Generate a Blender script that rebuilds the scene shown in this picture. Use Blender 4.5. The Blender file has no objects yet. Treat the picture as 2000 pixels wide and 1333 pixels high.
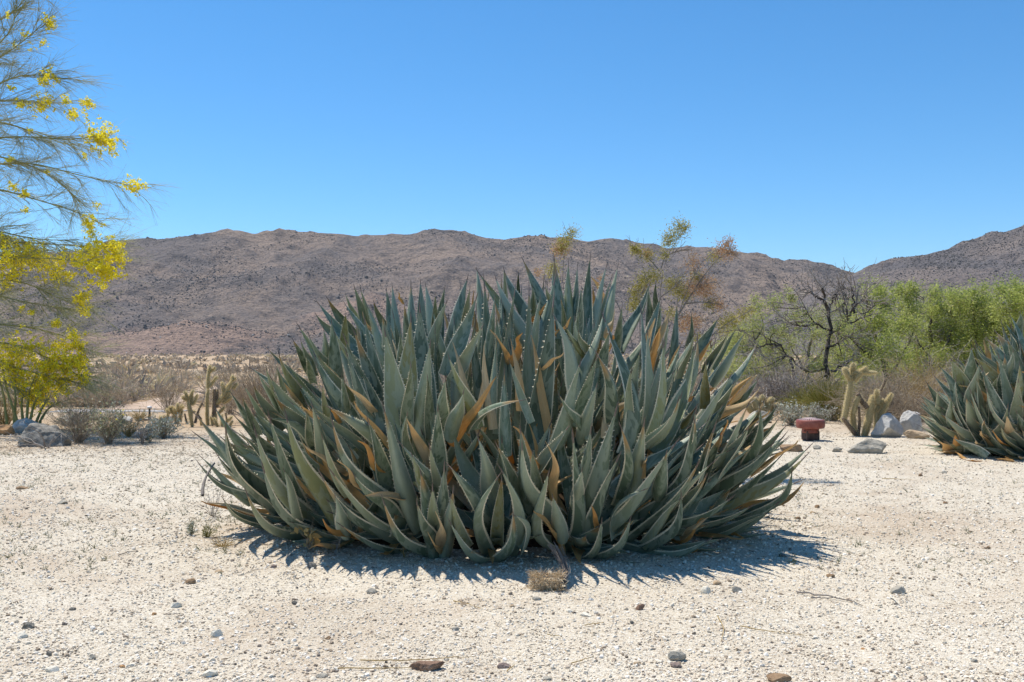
import bpy, bmesh, math, random
import numpy as np
from mathutils import Vector, Matrix

R = math.radians
SC = bpy.context.scene
COL = SC.collection

# ------------------------------------------------------------------ camera, sky, sun, exposure
F = 1957.0                      # focal length in pixels of the 2000 px wide photograph
PITCH = math.atan(23.5 / F)     # the horizon lies 23.5 px under the middle
CAM_H = 1.0
cam = bpy.data.cameras.new("camera")
cam.sensor_width = 36.0
cam.lens = F / 2000.0 * 36.0
cam.clip_start = 0.05
cam.clip_end = 5000.0
cam_o = bpy.data.objects.new("camera", cam)
cam_o.location = (0, 0, CAM_H)
cam_o.rotation_euler = (math.pi / 2 + PITCH, 0, 0)
COL.objects.link(cam_o)
SC.camera = cam_o

SUN_EL, SUN_AZ = R(64), R(-46)   # azimuth from +Y (away from the camera) towards +X
world = bpy.data.worlds.new("World")
SC.world = world
world.use_nodes = True
wn, wl = world.node_tree.nodes, world.node_tree.links
wn.clear()
sky = wn.new("ShaderNodeTexSky")
sky.sky_type = 'NISHITA'
sky.sun_disc = False
sky.sun_elevation = SUN_EL
sky.sun_rotation = SUN_AZ
sky.altitude = 600
sky.air_density = 1.0
sky.dust_density = 0.0
sky.ozone_density = 10.0
bg = wn.new("ShaderNodeBackground")
bg.inputs[1].default_value = 0.131
wo = wn.new("ShaderNodeOutputWorld")
hs = wn.new("ShaderNodeHueSaturation")      # the deep blue of dry desert air, the same over the whole sky
hs.inputs['Saturation'].default_value = 1.13
hs.inputs['Hue'].default_value = 0.4925
wl.new(sky.outputs[0], hs.inputs['Color'])
wl.new(hs.outputs[0], bg.inputs[0])
wl.new(bg.outputs[0], wo.inputs[0])

sun = bpy.data.lights.new("sun", 'SUN')
sun.energy = 5.0
sun.angle = R(0.53)
sun.color = (1.0, 0.945, 0.865)
sun_o = bpy.data.objects.new("sun", sun)
sv = Vector((math.cos(SUN_EL) * math.sin(SUN_AZ), math.cos(SUN_EL) * math.cos(SUN_AZ), math.sin(SUN_EL)))
sun_o.rotation_euler = sv.to_track_quat('Z', 'Y').to_euler()
sun_o.location = sv * 30
COL.objects.link(sun_o)

SC.view_settings.view_transform = 'Standard'
SC.view_settings.look = 'None'
SC.view_settings.exposure = 0.25
SC.view_settings.gamma = 1.0
SC.view_settings.use_curve_mapping = False
SC.render.engine = 'CYCLES'
SC.cycles.use_denoising = True
SC.cycles.max_bounces = 6
SC.cycles.diffuse_bounces = 4
SC.cycles.transparent_max_bounces = 4

# ------------------------------------------------------------------ geometry helpers
def at(px, py, Y):
    """the point at depth Y that the photograph shows at pixel (px, py)"""
    dx, dz = (px - 1000.0) / F, (666.5 - py) / F
    yy = math.cos(PITCH) - dz * math.sin(PITCH)
    zz = math.sin(PITCH) + dz * math.cos(PITCH)
    t = Y / yy
    return np.array([dx * t, Y, CAM_H + zz * t])

def ground_at(px, py):
    dz = (666.5 - py) / F
    yy = math.cos(PITCH) - dz * math.sin(PITCH)
    zz = math.sin(PITCH) + dz * math.cos(PITCH)
    t = -CAM_H / zz
    return (px - 1000.0) / F * t, yy * t

def pxm(Y):
    return Y / F               # metres for one photograph pixel at depth Y

def nrm(a):
    a = np.asarray(a, float)
    return a / np.maximum(np.linalg.norm(a, axis=-1, keepdims=True), 1e-9)

def _hash(ix, iy, iz, seed):
    h = (ix * 374761393 + iy * 668265263 + iz * 2147483647 + seed * 1274126177) & 0xffffffff
    h = ((h ^ (h >> 13)) * 1274126177) & 0xffffffff
    return ((h ^ (h >> 16)) & 0xffff) / 65535.0

def vnoise(x, y, z=None, seed=0):
    x = np.asarray(x, float); y = np.asarray(y, float)
    z = np.zeros_like(x) if z is None else np.asarray(z, float)
    ix, iy, iz = (np.floor(q).astype(np.int64) for q in (x, y, z))
    fx, fy, fz = x - ix, y - iy, z - iz
    sx, sy, sz = (q * q * (3 - 2 * q) for q in (fx, fy, fz))
    out = 0
    for a in (0, 1):
        for b in (0, 1):
            for c in (0, 1):
                w = (sx if a else 1 - sx) * (sy if b else 1 - sy) * (sz if c else 1 - sz)
                out = out + w * _hash(ix + a, iy + b, iz + c, seed)
    return out * 2 - 1

def fbm(x, y, z=None, octaves=5, seed=0, gain=0.5, ridged=False):
    amp, s, tot = 1.0, 0.0, 0.0
    f = 1.0
    for o in range(octaves):
        n = vnoise(x * f + 13.7 * o, y * f + 7.1 * o, None if z is None else z * f, seed + o)
        if ridged:
            n = 1 - 2 * np.abs(n)
        s = s + amp * n
        tot += amp
        amp *= gain
        f *= 2.03
    return s / tot

class Acc:
    """collects faces with a per-vertex random value and builds ONE mesh object"""
    def __init__(self):
        self.v, self.f, self.m, self.r, self.n = [], [], [], [], 0
        self.extra = []
    def add(self, verts, faces, mi=0, rnd=0.5, extra=None):
        verts = np.asarray(verts, float).reshape(-1, 3)
        faces = np.asarray(faces, int)
        self.v.append(verts)
        self.f.append(faces + self.n)
        self.m.append(np.full(len(faces), mi) if np.isscalar(mi) else np.asarray(mi))
        self.r.append(np.full(len(verts), rnd, float) if np.isscalar(rnd) else np.asarray(rnd, float))
        if extra is not None:
            self.extra.append(extra)
        self.n += len(verts)
        return self
    def mesh(self, name, mats, smooth=True):
        me = bpy.data.meshes.new(name)
        V = np.concatenate(self.v)
        me.vertices.add(len(V))
        me.vertices.foreach_set("co", V.astype(np.float32).ravel())
        li = np.concatenate([f.ravel() for f in self.f])
        tot = np.concatenate([np.full(len(f), f.shape[1]) for f in self.f])
        st = np.concatenate([[0], np.cumsum(tot)[:-1]])
        me.loops.add(len(li))
        me.loops.foreach_set("vertex_index", li.astype(np.int32))
        me.polygons.add(len(tot))
        me.polygons.foreach_set("loop_start", st.astype(np.int32))
        me.polygons.foreach_set("material_index", np.concatenate(self.m).astype(np.int32))
        me.polygons.foreach_set("use_smooth", np.full(len(tot), bool(smooth)))
        for m in (mats if isinstance(mats, (list, tuple)) else [mats]):
            me.materials.append(m)
        at_ = me.attributes.new("rnd", 'FLOAT', 'POINT')
        at_.data.foreach_set("value", np.concatenate(self.r).astype(np.float32))
        if self.extra:
            ax = me.attributes.new("luv", 'FLOAT_VECTOR', 'POINT')
            ax.data.foreach_set("vector", np.concatenate(self.extra).astype(np.float32).ravel())
        me.update(calc_edges=True)
        return me
    def build(self, name, mats, parent=None, smooth=True, loc=None):
        return link(name, self.mesh(name, mats, smooth), parent, loc)

def link(name, me, parent=None, loc=None):
    o = bpy.data.objects.new(name, me)
    COL.objects.link(o)
    if parent is not None:
        o.parent = parent
    if loc is not None:
        o.location = loc
    return o

def tag(o, label=None, cat=None, group=None, kind=None):
    if label: o["label"] = label
    if cat: o["category"] = cat
    if group: o["group"] = group
    if kind: o["kind"] = kind
    return o

def root(name, loc, label, cat, group=None):
    o = bpy.data.objects.new(name, None)
    o.empty_display_size = 0.1
    o.location = loc
    COL.objects.link(o)
    return tag(o, label, cat, group)

def shift(acc, loc):
    """world coordinates -> local to a thing standing at loc"""
    acc.v = [v - np.asarray(loc) for v in acc.v]
    return acc

def tubes(acc, P, Rr, sides=3, mi=0, rnd=None):
    """P (N,k,3) centre lines, Rr (N,k) radii"""
    P = np.asarray(P, float); Rr = np.asarray(Rr, float)
    N, k, _ = P.shape
    T = nrm(np.gradient(P, axis=1))
    ref = np.where(np.abs(T[..., 2:3]) > 0.9, np.array([1.0, 0, 0]), np.array([0, 0, 1.0]))
    A = nrm(np.cross(T, ref)); B = np.cross(T, A)
    ang = np.arange(sides) * 2 * math.pi / sides
    V = P[:, :, None, :] + Rr[:, :, None, None] * (np.cos(ang)[None, None, :, None] * A[:, :, None, :] + np.sin(ang)[None, None, :, None] * B[:, :, None, :])
    idx = np.arange(N * k * sides).reshape(N, k, sides)
    a = idx[:, :-1, :]; b = np.roll(idx, -1, axis=2)[:, :-1, :]
    c = np.roll(idx, -1, axis=2)[:, 1:, :]; d = idx[:, 1:, :]
    q = np.stack([a, b, c, d], -1).reshape(-1, 4)
    r = 0.5 if rnd is None else np.repeat(np.asarray(rnd, float), k * sides)
    acc.add(V, q, mi, r)

def cards(acc, C, D, S, L, W, rnd, mi=0):
    """leaf-shaped faces: centre C, direction D, side S"""
    C = np.asarray(C); n = len(C)
    D = nrm(D); S = nrm(S - np.sum(S * D, -1, keepdims=True) * D)
    L = np.broadcast_to(np.asarray(L, float), (n,))[:, None]; W = np.broadcast_to(np.asarray(W, float), (n,))[:, None]
    V = np.stack([C - D * L / 2, C + S * W / 2 + D * L * 0.05, C + D * L / 2, C - S * W / 2 + D * L * 0.05], 1)
    acc.add(V, np.arange(n * 4).reshape(n, 4), mi, np.repeat(rnd, 4))

def resample(pts, k):
    pts = np.asarray(pts, float)
    d = np.concatenate([[0], np.cumsum(np.linalg.norm(np.diff(pts, axis=0), axis=1))])
    t = np.linspace(0, d[-1], k)
    out = np.stack([np.interp(t, d, pts[:, i]) for i in range(pts.shape[1])], 1)
    for _ in range(2):                       # soften the corners
        out[1:-1] = 0.25 * out[:-2] + 0.5 * out[1:-1] + 0.25 * out[2:]
    return out

def sprays(rng, S, D, L, k, wander=0.2, grav=0.0):
    n = len(S)
    L = np.broadcast_to(np.asarray(L, float), (n,))
    d = nrm(D); pts = [np.asarray(S, float)]
    for i in range(k - 1):
        d = nrm(d + wander * rng.normal(size=(n, 3)) + np.array([0, 0, grav]))
        pts.append(pts[-1] + d * (L / (k - 1))[:, None])
    return np.stack(pts, 1)

def spawn(rng, P, m, t0=0.25, t1=1.0, spread=0.8):
    N, k, _ = P.shape
    t = rng.uniform(t0, t1, (N, m)) * (k - 1)
    i = np.minimum(t.astype(int), k - 2); f = (t - i)[..., None]
    rows = np.arange(N)[:, None]
    S = P[rows, i] * (1 - f) + P[rows, i + 1] * f
    T = nrm(P[rows, i + 1] - P[rows, i])
    D = nrm(T + spread * rng.normal(size=S.shape))
    return S.reshape(-1, 3), D.reshape(-1, 3)

def taper(n, k, r0, r1):
    r0 = np.broadcast_to(np.asarray(r0, float), (n,)); r1 = np.broadcast_to(np.asarray(r1, float), (n,))
    t = np.linspace(0, 1, k)[None, :]
    return r0[:, None] * (1 - t) + r1[:, None] * t

def randdir(rng, n):
    return nrm(rng.normal(size=(n, 3)))

def lathe(acc, prof, seg=32, mi=0, centre=(0, 0), sq=0):
    prof = np.asarray(prof, float); k = len(prof)
    a = np.arange(seg) * 2 * math.pi / seg
    V = np.stack([prof[:, None, 0] * np.cos(a)[None] + centre[0], prof[:, None, 0] * np.sin(a)[None] + centre[1], np.repeat(prof[:, 1:2], seg, 1)], -1)
    idx = np.arange(k * seg).reshape(k, seg)
    q = np.stack([idx[:-1], np.roll(idx, -1, 1)[:-1], np.roll(idx, -1, 1)[1:], idx[1:]], -1).reshape(-1, 4)
    acc.add(V, q, mi)

def box(acc, c, s, mi=0, rz=0.0, tilt=0.0):
    c = np.asarray(c, float); s = np.asarray(s, float) / 2
    b = min(s) * 0.18
    V = []
    for z, inset in ((-s[2], b), (-s[2] + b, 0), (s[2] - b, 0), (s[2], b)):
        for x, y in ((-1, -1), (1, -1), (1, 1), (-1, 1)):
            V.append((x * (s[0] - inset), y * (s[1] - inset), z))
    V = np.array(V)
    if tilt:
        ct, st = math.cos(tilt), math.sin(tilt)
        V = V @ np.array([[1, 0, 0], [0, ct, -st], [0, st, ct]]).T
    cz, sz = math.cos(rz), math.sin(rz)
    V = V @ np.array([[cz, -sz, 0], [sz, cz, 0], [0, 0, 1]]).T + c
    f = [[3, 2, 1, 0], [12, 13, 14, 15]]
    for l in range(3):
        for i in range(4):
            j = (i + 1) % 4
            f.append([l * 4 + i, l * 4 + j, l * 4 + 4 + j, l * 4 + 4 + i])
    acc.add(V, f, mi)

# ------------------------------------------------------------------ materials
def nodes_of(name):
    m = bpy.data.materials.new(name)
    m.use_nodes = True
    nt = m.node_tree
    nt.nodes.clear()
    out = nt.nodes.new("ShaderNodeOutputMaterial")
    b = nt.nodes.new("ShaderNodeBsdfPrincipled")
    nt.links.new(b.outputs[0], out.inputs[0])
    return m, nt, b, out

def N_(nt, kind, **kw):
    n = nt.nodes.new(kind)
    for k, v in kw.items():
        if k.startswith("i_"):
            n.inputs[k[2:].replace("_", " ")].default_value = v
        else:
            setattr(n, k, v)
    return n

def ramp(nt, src, stops, interp='LINEAR'):
    r = nt.nodes.new("ShaderNodeValToRGB")
    r.color_ramp.interpolation = interp
    e = r.color_ramp.elements
    while len(e) < len(stops):
        e.new(0.5)
    for i, (p, c) in enumerate(stops):
        e[i].position = p
        e[i].color = (c[0], c[1], c[2], 1)
    nt.links.new(src, r.inputs[0])
    return r.outputs[0]

def mixc(nt, fac, a, b, mode='MIX'):
    m = nt.nodes.new("ShaderNodeMix")
    m.data_type = 'RGBA'; m.blend_type = mode
    for s, x in ((0, fac), (6, a), (7, b)):
        if hasattr(x, "is_output") or isinstance(x, bpy.types.NodeSocket):
            nt.links.new(x, m.inputs[s])
        elif s == 0:
            m.inputs[0].default_value = x
        else:
            m.inputs[s].default_value = (*x, 1)
    return m.outputs[2]

def mth(nt, op, a, b=None, clamp=False):
    m = nt.nodes.new("ShaderNodeMath"); m.operation = op; m.use_clamp = clamp
    for i, x in enumerate((a, b)):
        if x is None: continue
        if isinstance(x, bpy.types.NodeSocket): nt.links.new(x, m.inputs[i])
        else: m.inputs[i].default_value = x
    return m.outputs[0]

def noise(nt, scale, detail=5, rough=0.6, coord='Object', vec=None, dist=0.0):
    n = N_(nt, "ShaderNodeTexNoise")
    n.inputs['Scale'].default_value = scale
    n.inputs['Detail'].default_value = detail
    n.inputs['Roughness'].default_value = rough
    n.inputs['Distortion'].default_value = dist
    if vec is None:
        tc = N_(nt, "ShaderNodeTexCoord"); vec = tc.outputs[coord]
    nt.links.new(vec, n.inputs['Vector'])
    return n.outputs[0]

def attr(nt, name):
    a = N_(nt, "ShaderNodeAttribute"); a.attribute_name = name
    return a

def bumped(nt, b, h, strength, dist):
    bp = N_(nt, "ShaderNodeBump")
    bp.inputs['Strength'].default_value = strength
    bp.inputs['Distance'].default_value = dist
    nt.links.new(h, bp.inputs['Height'])
    nt.links.new(bp.outputs[0], b.inputs['Normal'])

def rock_mat(name, dark, mid, light, scale=6.0, rough=0.9, bump=0.6, bdist=0.02, speck=None):
    m, nt, b, out = nodes_of(name)
    n1 = noise(nt, scale, 8, 0.65)
    c = ramp(nt, n1, [(0.3, dark), (0.48, mid), (0.68, light)])
    n2 = noise(nt, scale * 9, 4, 0.7)
    c = mixc(nt, ramp(nt, n2, [(0.35, (0, 0, 0)), (0.75, (0.55,) * 3)]), c, light)
    v = N_(nt, "ShaderNodeTexVoronoi"); v.inputs['Scale'].default_value = scale * 14
    tc = N_(nt, "ShaderNodeTexCoord"); nt.links.new(tc.outputs['Object'], v.inputs['Vector'])
    c = mixc(nt, ramp(nt, v.outputs['Distance'], [(0.12, (0.6,) * 3), (0.3, (0, 0, 0))]), c, dark)
    nt.links.new(c, b.inputs['Base Color'])
    b.inputs['Roughness'].default_value = rough
    b.inputs['Specular IOR Level'].default_value = 0.25
    bumped(nt, b, mth(nt, 'ADD', n1, mth(nt, 'MULTIPLY', n2, 0.5)), bump, bdist)
    return m

def plant_mat(name, stops, rough=0.7, transl=0.0, tcol=None, spec=0.25, nscale=None, inst=False):
    """colour runs over the per-piece random value"""
    m, nt, b, out = nodes_of(name)
    a_ = attr(nt, "rnd")
    if inst: a_.attribute_type = 'INSTANCER'
    a = a_.outputs['Fac']
    if nscale:
        a = mth(nt, 'ADD', mth(nt, 'MULTIPLY', a, 0.6), mth(nt, 'MULTIPLY', noise(nt, nscale, 3), 0.4))
    c = ramp(nt, a, stops)
    nt.links.new(c, b.inputs['Base Color'])
    b.inputs['Roughness'].default_value = rough
    b.inputs['Specular IOR Level'].default_value = spec
    if transl:
        t = N_(nt, "ShaderNodeBsdfTranslucent")
        if tcol: t.inputs[0].default_value = (*tcol, 1)
        else: nt.links.new(c, t.inputs[0])
        mx = N_(nt, "ShaderNodeMixShader"); mx.inputs[0].default_value = transl
        nt.links.new(b.outputs[0], mx.inputs[1]); nt.links.new(t.outputs[0], mx.inputs[2])
        nt.links.new(mx.outputs[0], out.inputs[0])
    return m

def bark_mat(name, dark, light, scale=30, transl=0):
    m, nt, b, out = nodes_of(name)
    n1 = noise(nt, scale, 6, 0.7)
    c = ramp(nt, n1, [(0.35, dark), (0.65, light)])
    c = mixc(nt, mth(nt, 'MULTIPLY', attr(nt, "rnd").outputs['Fac'], 0.5), c, light)
    nt.links.new(c, b.inputs['Base Color'])
    b.inputs['Roughness'].default_value = 0.9
    b.inputs['Specular IOR Level'].default_value = 0.15
    bumped(nt, b, n1, 0.5, 0.01)
    return m

def ground_mat():
    m, nt, b, out = nodes_of("sandy_gravel")
    geo = N_(nt, "ShaderNodeNewGeometry")
    sep = N_(nt, "ShaderNodeSeparateXYZ"); nt.links.new(geo.outputs['Position'], sep.inputs[0])
    pos = geo.outputs['Position']
    big = noise(nt, 0.9, 4, 0.6, vec=pos)
    fine = noise(nt, 55, 4, 0.75, vec=pos)
    grit = N_(nt, "ShaderNodeTexVoronoi"); grit.inputs['Scale'].default_value = 150
    nt.links.new(pos, grit.inputs['Vector'])
    base = ramp(nt, big, [(0.3, (0.45, 0.378, 0.278)), (0.5, (0.60, 0.525, 0.40)), (0.72, (0.68, 0.615, 0.495))])
    cellc = ramp(nt, N_out(nt, grit), [(0.0, (0.20, 0.17, 0.14)), (0.12, (0.38, 0.30, 0.21)), (0.26, (0.56, 0.485, 0.37)), (0.7, (0.70, 0.635, 0.51)), (1.0, (0.80, 0.75, 0.67))])
    base = mixc(nt, 0.55, base, cellc)
    base = mixc(nt, ramp(nt, fine, [(0.32, (0.62,) * 3), (0.45, (0, 0, 0))]), base, (0.23, 0.18, 0.13))
    # brown leaf crumbs and darker soil in loose patches
    patch = noise(nt, 0.55, 5, 0.7, vec=pos, dist=0.6)
    base = mixc(nt, ramp(nt, patch, [(0.50, (0, 0, 0)), (0.66, (0.6,) * 3)]), base, (0.42, 0.315, 0.215))
    # the open desert beyond the raked garden: warmer soil
    edge = mth(nt, 'ADD', sep.outputs[1], mth(nt, 'MULTIPLY', mth(nt, 'SUBTRACT', noise(nt, 0.35, 4, vec=pos), 0.5), 5.0))
    edge = mth(nt, 'ADD', edge, mth(nt, 'MULTIPLY', mth(nt, 'MINIMUM', mth(nt, 'ADD', sep.outputs[0], 1.5), 0.0), -0.62))
    fac = N_(nt, "ShaderNodeMapRange"); fac.inputs[1].default_value = 11.9; fac.inputs[2].default_value = 15.5
    nt.links.new(edge, fac.inputs[0])
    dn = noise(nt, 0.22, 6, 0.65, vec=pos)
    des = ramp(nt, dn, [(0.3, (0.36, 0.235, 0.14)), (0.5, (0.43, 0.315, 0.20)), (0.7, (0.47, 0.375, 0.265))])
    base = mixc(nt, fac.outputs[0], base, des)
    nt.links.new(base, b.inputs['Base Color'])
    b.inputs['Roughness'].default_value = 0.95
    b.inputs['Specular IOR Level'].default_value = 0.1
    h = mth(nt, 'ADD', mth(nt, 'MULTIPLY', grit.outputs['Distance'], 0.6), mth(nt, 'MULTIPLY', fine, 0.8))
    bumped(nt, b, h, 0.65, 0.013)
    return m

def N_out(nt, vor):
    s = N_(nt, "ShaderNodeSeparateColor"); nt.links.new(vor.outputs['Color'], s.inputs[0])
    return s.outputs[0]

def hill_mat(name, tan, grey, dark, sc=1.0, mounds=()):
    m, nt, b, out = nodes_of(name)
    geo = N_(nt, "ShaderNodeNewGeometry"); pos = geo.outputs['Position']
    big = noise(nt, 0.011 * sc, 6, 0.62, vec=pos, dist=0.5)
    mid = noise(nt, 0.05 * sc, 6, 0.7, vec=pos)
    fine = noise(nt, 0.42 * sc, 5, 0.75, vec=pos)
    c = ramp(nt, big, [(0.40, tan), (0.5, tuple((a + g) / 2 for a, g in zip(tan, grey))), (0.57, grey)])
    for (mx, my, rx) in mounds:                 # bare tan soil on the low foothills
        dn = N_(nt, "ShaderNodeVectorMath"); dn.operation = 'DISTANCE'
        nt.links.new(pos, dn.inputs[0]); dn.inputs[1].default_value = (mx, my, 6)
        dd = mth(nt, 'ADD', dn.outputs['Value'], mth(nt, 'MULTIPLY', mth(nt, 'SUBTRACT', mid, 0.5), rx * 1.2))
        mr = N_(nt, "ShaderNodeMapRange"); mr.inputs[1].default_value = rx; mr.inputs[2].default_value = rx * 0.6
        nt.links.new(dd, mr.inputs[0])
        c = mixc(nt, mr.outputs[0], c, (0.44, 0.31, 0.24))
    c = mixc(nt, ramp(nt, mid, [(0.5, (0, 0, 0)), (0.66, (0.75,) * 3)]), c, dark)
    c = mixc(nt, ramp(nt, fine, [(0.47, (0, 0, 0)), (0.6, (0.6,) * 3)]), c, dark)
    c = mixc(nt, ramp(nt, fine, [(0.24, (0.5,) * 3), (0.36, (0, 0, 0))]), c, tuple(min(1, t * 1.5) for t in tan))
    nt.links.new(c, b.inputs['Base Color'])
    b.inputs['Roughness'].default_value = 1.0
    b.inputs['Specular IOR Level'].default_value = 0.05
    bumped(nt, b, mth(nt, 'ADD', fine, mth(nt, 'MULTIPLY', mid, 3.0)), 0.9, 4.0)
    return m

def leaf_mat():
    m, nt, b, out = nodes_of("agave_leaf")
    uv = attr(nt, "luv")
    sep = N_(nt, "ShaderNodeSeparateXYZ"); nt.links.new(uv.outputs['Vector'], sep.inputs[0])
    oi = N_(nt, "ShaderNodeObjectInfo")
    rnd = mth(nt, 'FRACT', mth(nt, 'ADD', oi.outputs['Random'], sep.outputs[2]))
    body = ramp(nt, rnd, [(0.0, (0.080, 0.118, 0.078)), (0.16, (0.095, 0.135, 0.088)), (0.22, (0.310, 0.355, 0.255)), (0.34, (0.270, 0.320, 0.225)), (0.40, (0.100, 0.148, 0.094)), (0.56, (0.150, 0.204, 0.132)), (0.62, (0.080, 0.122, 0.074)), (0.74, (0.215, 0.265, 0.178)), (0.86, (0.290, 0.320, 0.195)), (0.95, (0.235, 0.248, 0.105)), (1.0, (0.29, 0.255, 0.10))])  # random greens; the wide dark-to-light spread stands in for light contrast
    # waxy bloom: paler bands where neighbouring leaves pressed in the bud
    tc = N_(nt, "ShaderNodeTexCoord")
    cv = N_(nt, "ShaderNodeCombineXYZ")
    nt.links.new(mth(nt, 'MULTIPLY', sep.outputs[0], 0.18), cv.inputs[0])
    v2 = mth(nt, 'MULTIPLY', mth(nt, 'MULTIPLY', sep.outputs[0], sep.outputs[0]), -0.12)
    nt.links.new(mth(nt, 'ADD', sep.outputs[1], v2), cv.inputs[1])
    nt.links.new(mth(nt, 'MULTIPLY', rnd, 37.0), cv.inputs[2])
    band = noise(nt, 6.0, 3, 0.55, vec=cv.outputs[0])
    c = mixc(nt, ramp(nt, band, [(0.455, (0, 0, 0)), (0.48, (0.5,) * 3), (0.60, (0.55,) * 3), (0.63, (0.15,) * 3)]), body, (0.32, 0.365, 0.275))
    blot = noise(nt, 9.0, 6, 0.7)
    c = mixc(nt, ramp(nt, blot, [(0.52, (0, 0, 0)), (0.75, (0.4,) * 3)]), c, (0.135, 0.170, 0.112))
    fine = noise(nt, 70.0, 3, 0.7)
    c = mixc(nt, ramp(nt, fine, [(0.3, (0.22,) * 3), (0.5, (0, 0, 0))]), c, (0.22, 0.24, 0.18))
    # dying tips turn yellow and then tan on some leaves
    lim = mth(nt, 'ADD', 0.74, mth(nt, 'MULTIPLY', mth(nt, 'FRACT', mth(nt, 'MULTIPLY', rnd, 7.31)), 1.1))
    tip = mth(nt, 'MULTIPLY', mth(nt, 'SUBTRACT', mth(nt, 'ADD', sep.outputs[1], mth(nt, 'MULTIPLY', blot, 0.1)), lim), 9.0, clamp=True)
    c = mixc(nt, tip, c, (0.33, 0.22, 0.10))
    nt.links.new(c, b.inputs['Base Color'])
    nt.links.new(ramp(nt, blot, [(0.3, (0.42,) * 3), (0.7, (0.62,) * 3)]), b.inputs['Roughness'])
    b.inputs['Specular IOR Level'].default_value = 0.4
    bumped(nt, b, mth(nt, 'ADD', band, mth(nt, 'MULTIPLY', fine, 0.25)), 0.22, 0.01)
    return m

def dead_leaf_mat():
    m, nt, b, out = nodes_of("dry_agave_leaf")
    oi = N_(nt, "ShaderNodeObjectInfo")
    uv = attr(nt, "luv")
    sep = N_(nt, "ShaderNodeSeparateXYZ"); nt.links.new(uv.outputs['Vector'], sep.inputs[0])
    rnd = mth(nt, 'FRACT', mth(nt, 'ADD', oi.outputs['Random'], sep.outputs[2]))
    st = N_(nt, "ShaderNodeCombineXYZ")
    nt.links.new(mth(nt, 'MULTIPLY', sep.outputs[0], 4.0), st.inputs[0])
    nt.links.new(sep.outputs[1], st.inputs[1]); nt.links.new(rnd, st.inputs[2])
    n1 = noise(nt, 5.0, 6, 0.7, vec=st.outputs[0])
    a = ramp(nt, rnd, [(0, (0.66, 0.38, 0.13)), (0.45, (0.78, 0.54, 0.25)), (1, (0.82, 0.70, 0.48))])
    c = mixc(nt, ramp(nt, n1, [(0.42, (0, 0, 0)), (0.7, (0.6,) * 3)]), a, (0.34, 0.19, 0.08))
    nt.links.new(c, b.inputs['Base Color'])
    b.inputs['Roughness'].default_value = 0.75
    b.inputs['Specular IOR Level'].default_value = 0.2
    bumped(nt, b, n1, 0.5, 0.008)
    t = N_(nt, "ShaderNodeBsdfTranslucent"); nt.links.new(c, t.inputs[0])
    mx = N_(nt, "ShaderNodeMixShader"); mx.inputs[0].default_value = 0.3
    nt.links.new(b.outputs[0], mx.inputs[1]); nt.links.new(t.outputs[0], mx.inputs[2])
    nt.links.new(mx.outputs[0], out.inputs[0])
    return m

def flat_mat(name, col, rough=0.6, spec=0.3, nscale=25, vary=0.25, metallic=0.0, bump=0.15):
    m, nt, b, out = nodes_of(name)
    n1 = noise(nt, nscale, 6, 0.65)
    lo = tuple(c * (1 - vary) for c in col); hi = tuple(min(1, c * (1 + vary)) for c in col)
    nt.links.new(ramp(nt, n1, [(0.3, lo), (0.7, hi)]), b.inputs['Base Color'])
    b.inputs['Roughness'].default_value = rough
    b.inputs['Specular IOR Level'].default_value = spec
    b.inputs['Metallic'].default_value = metallic
    bumped(nt, b, n1, bump, 0.005)
    return m

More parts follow.
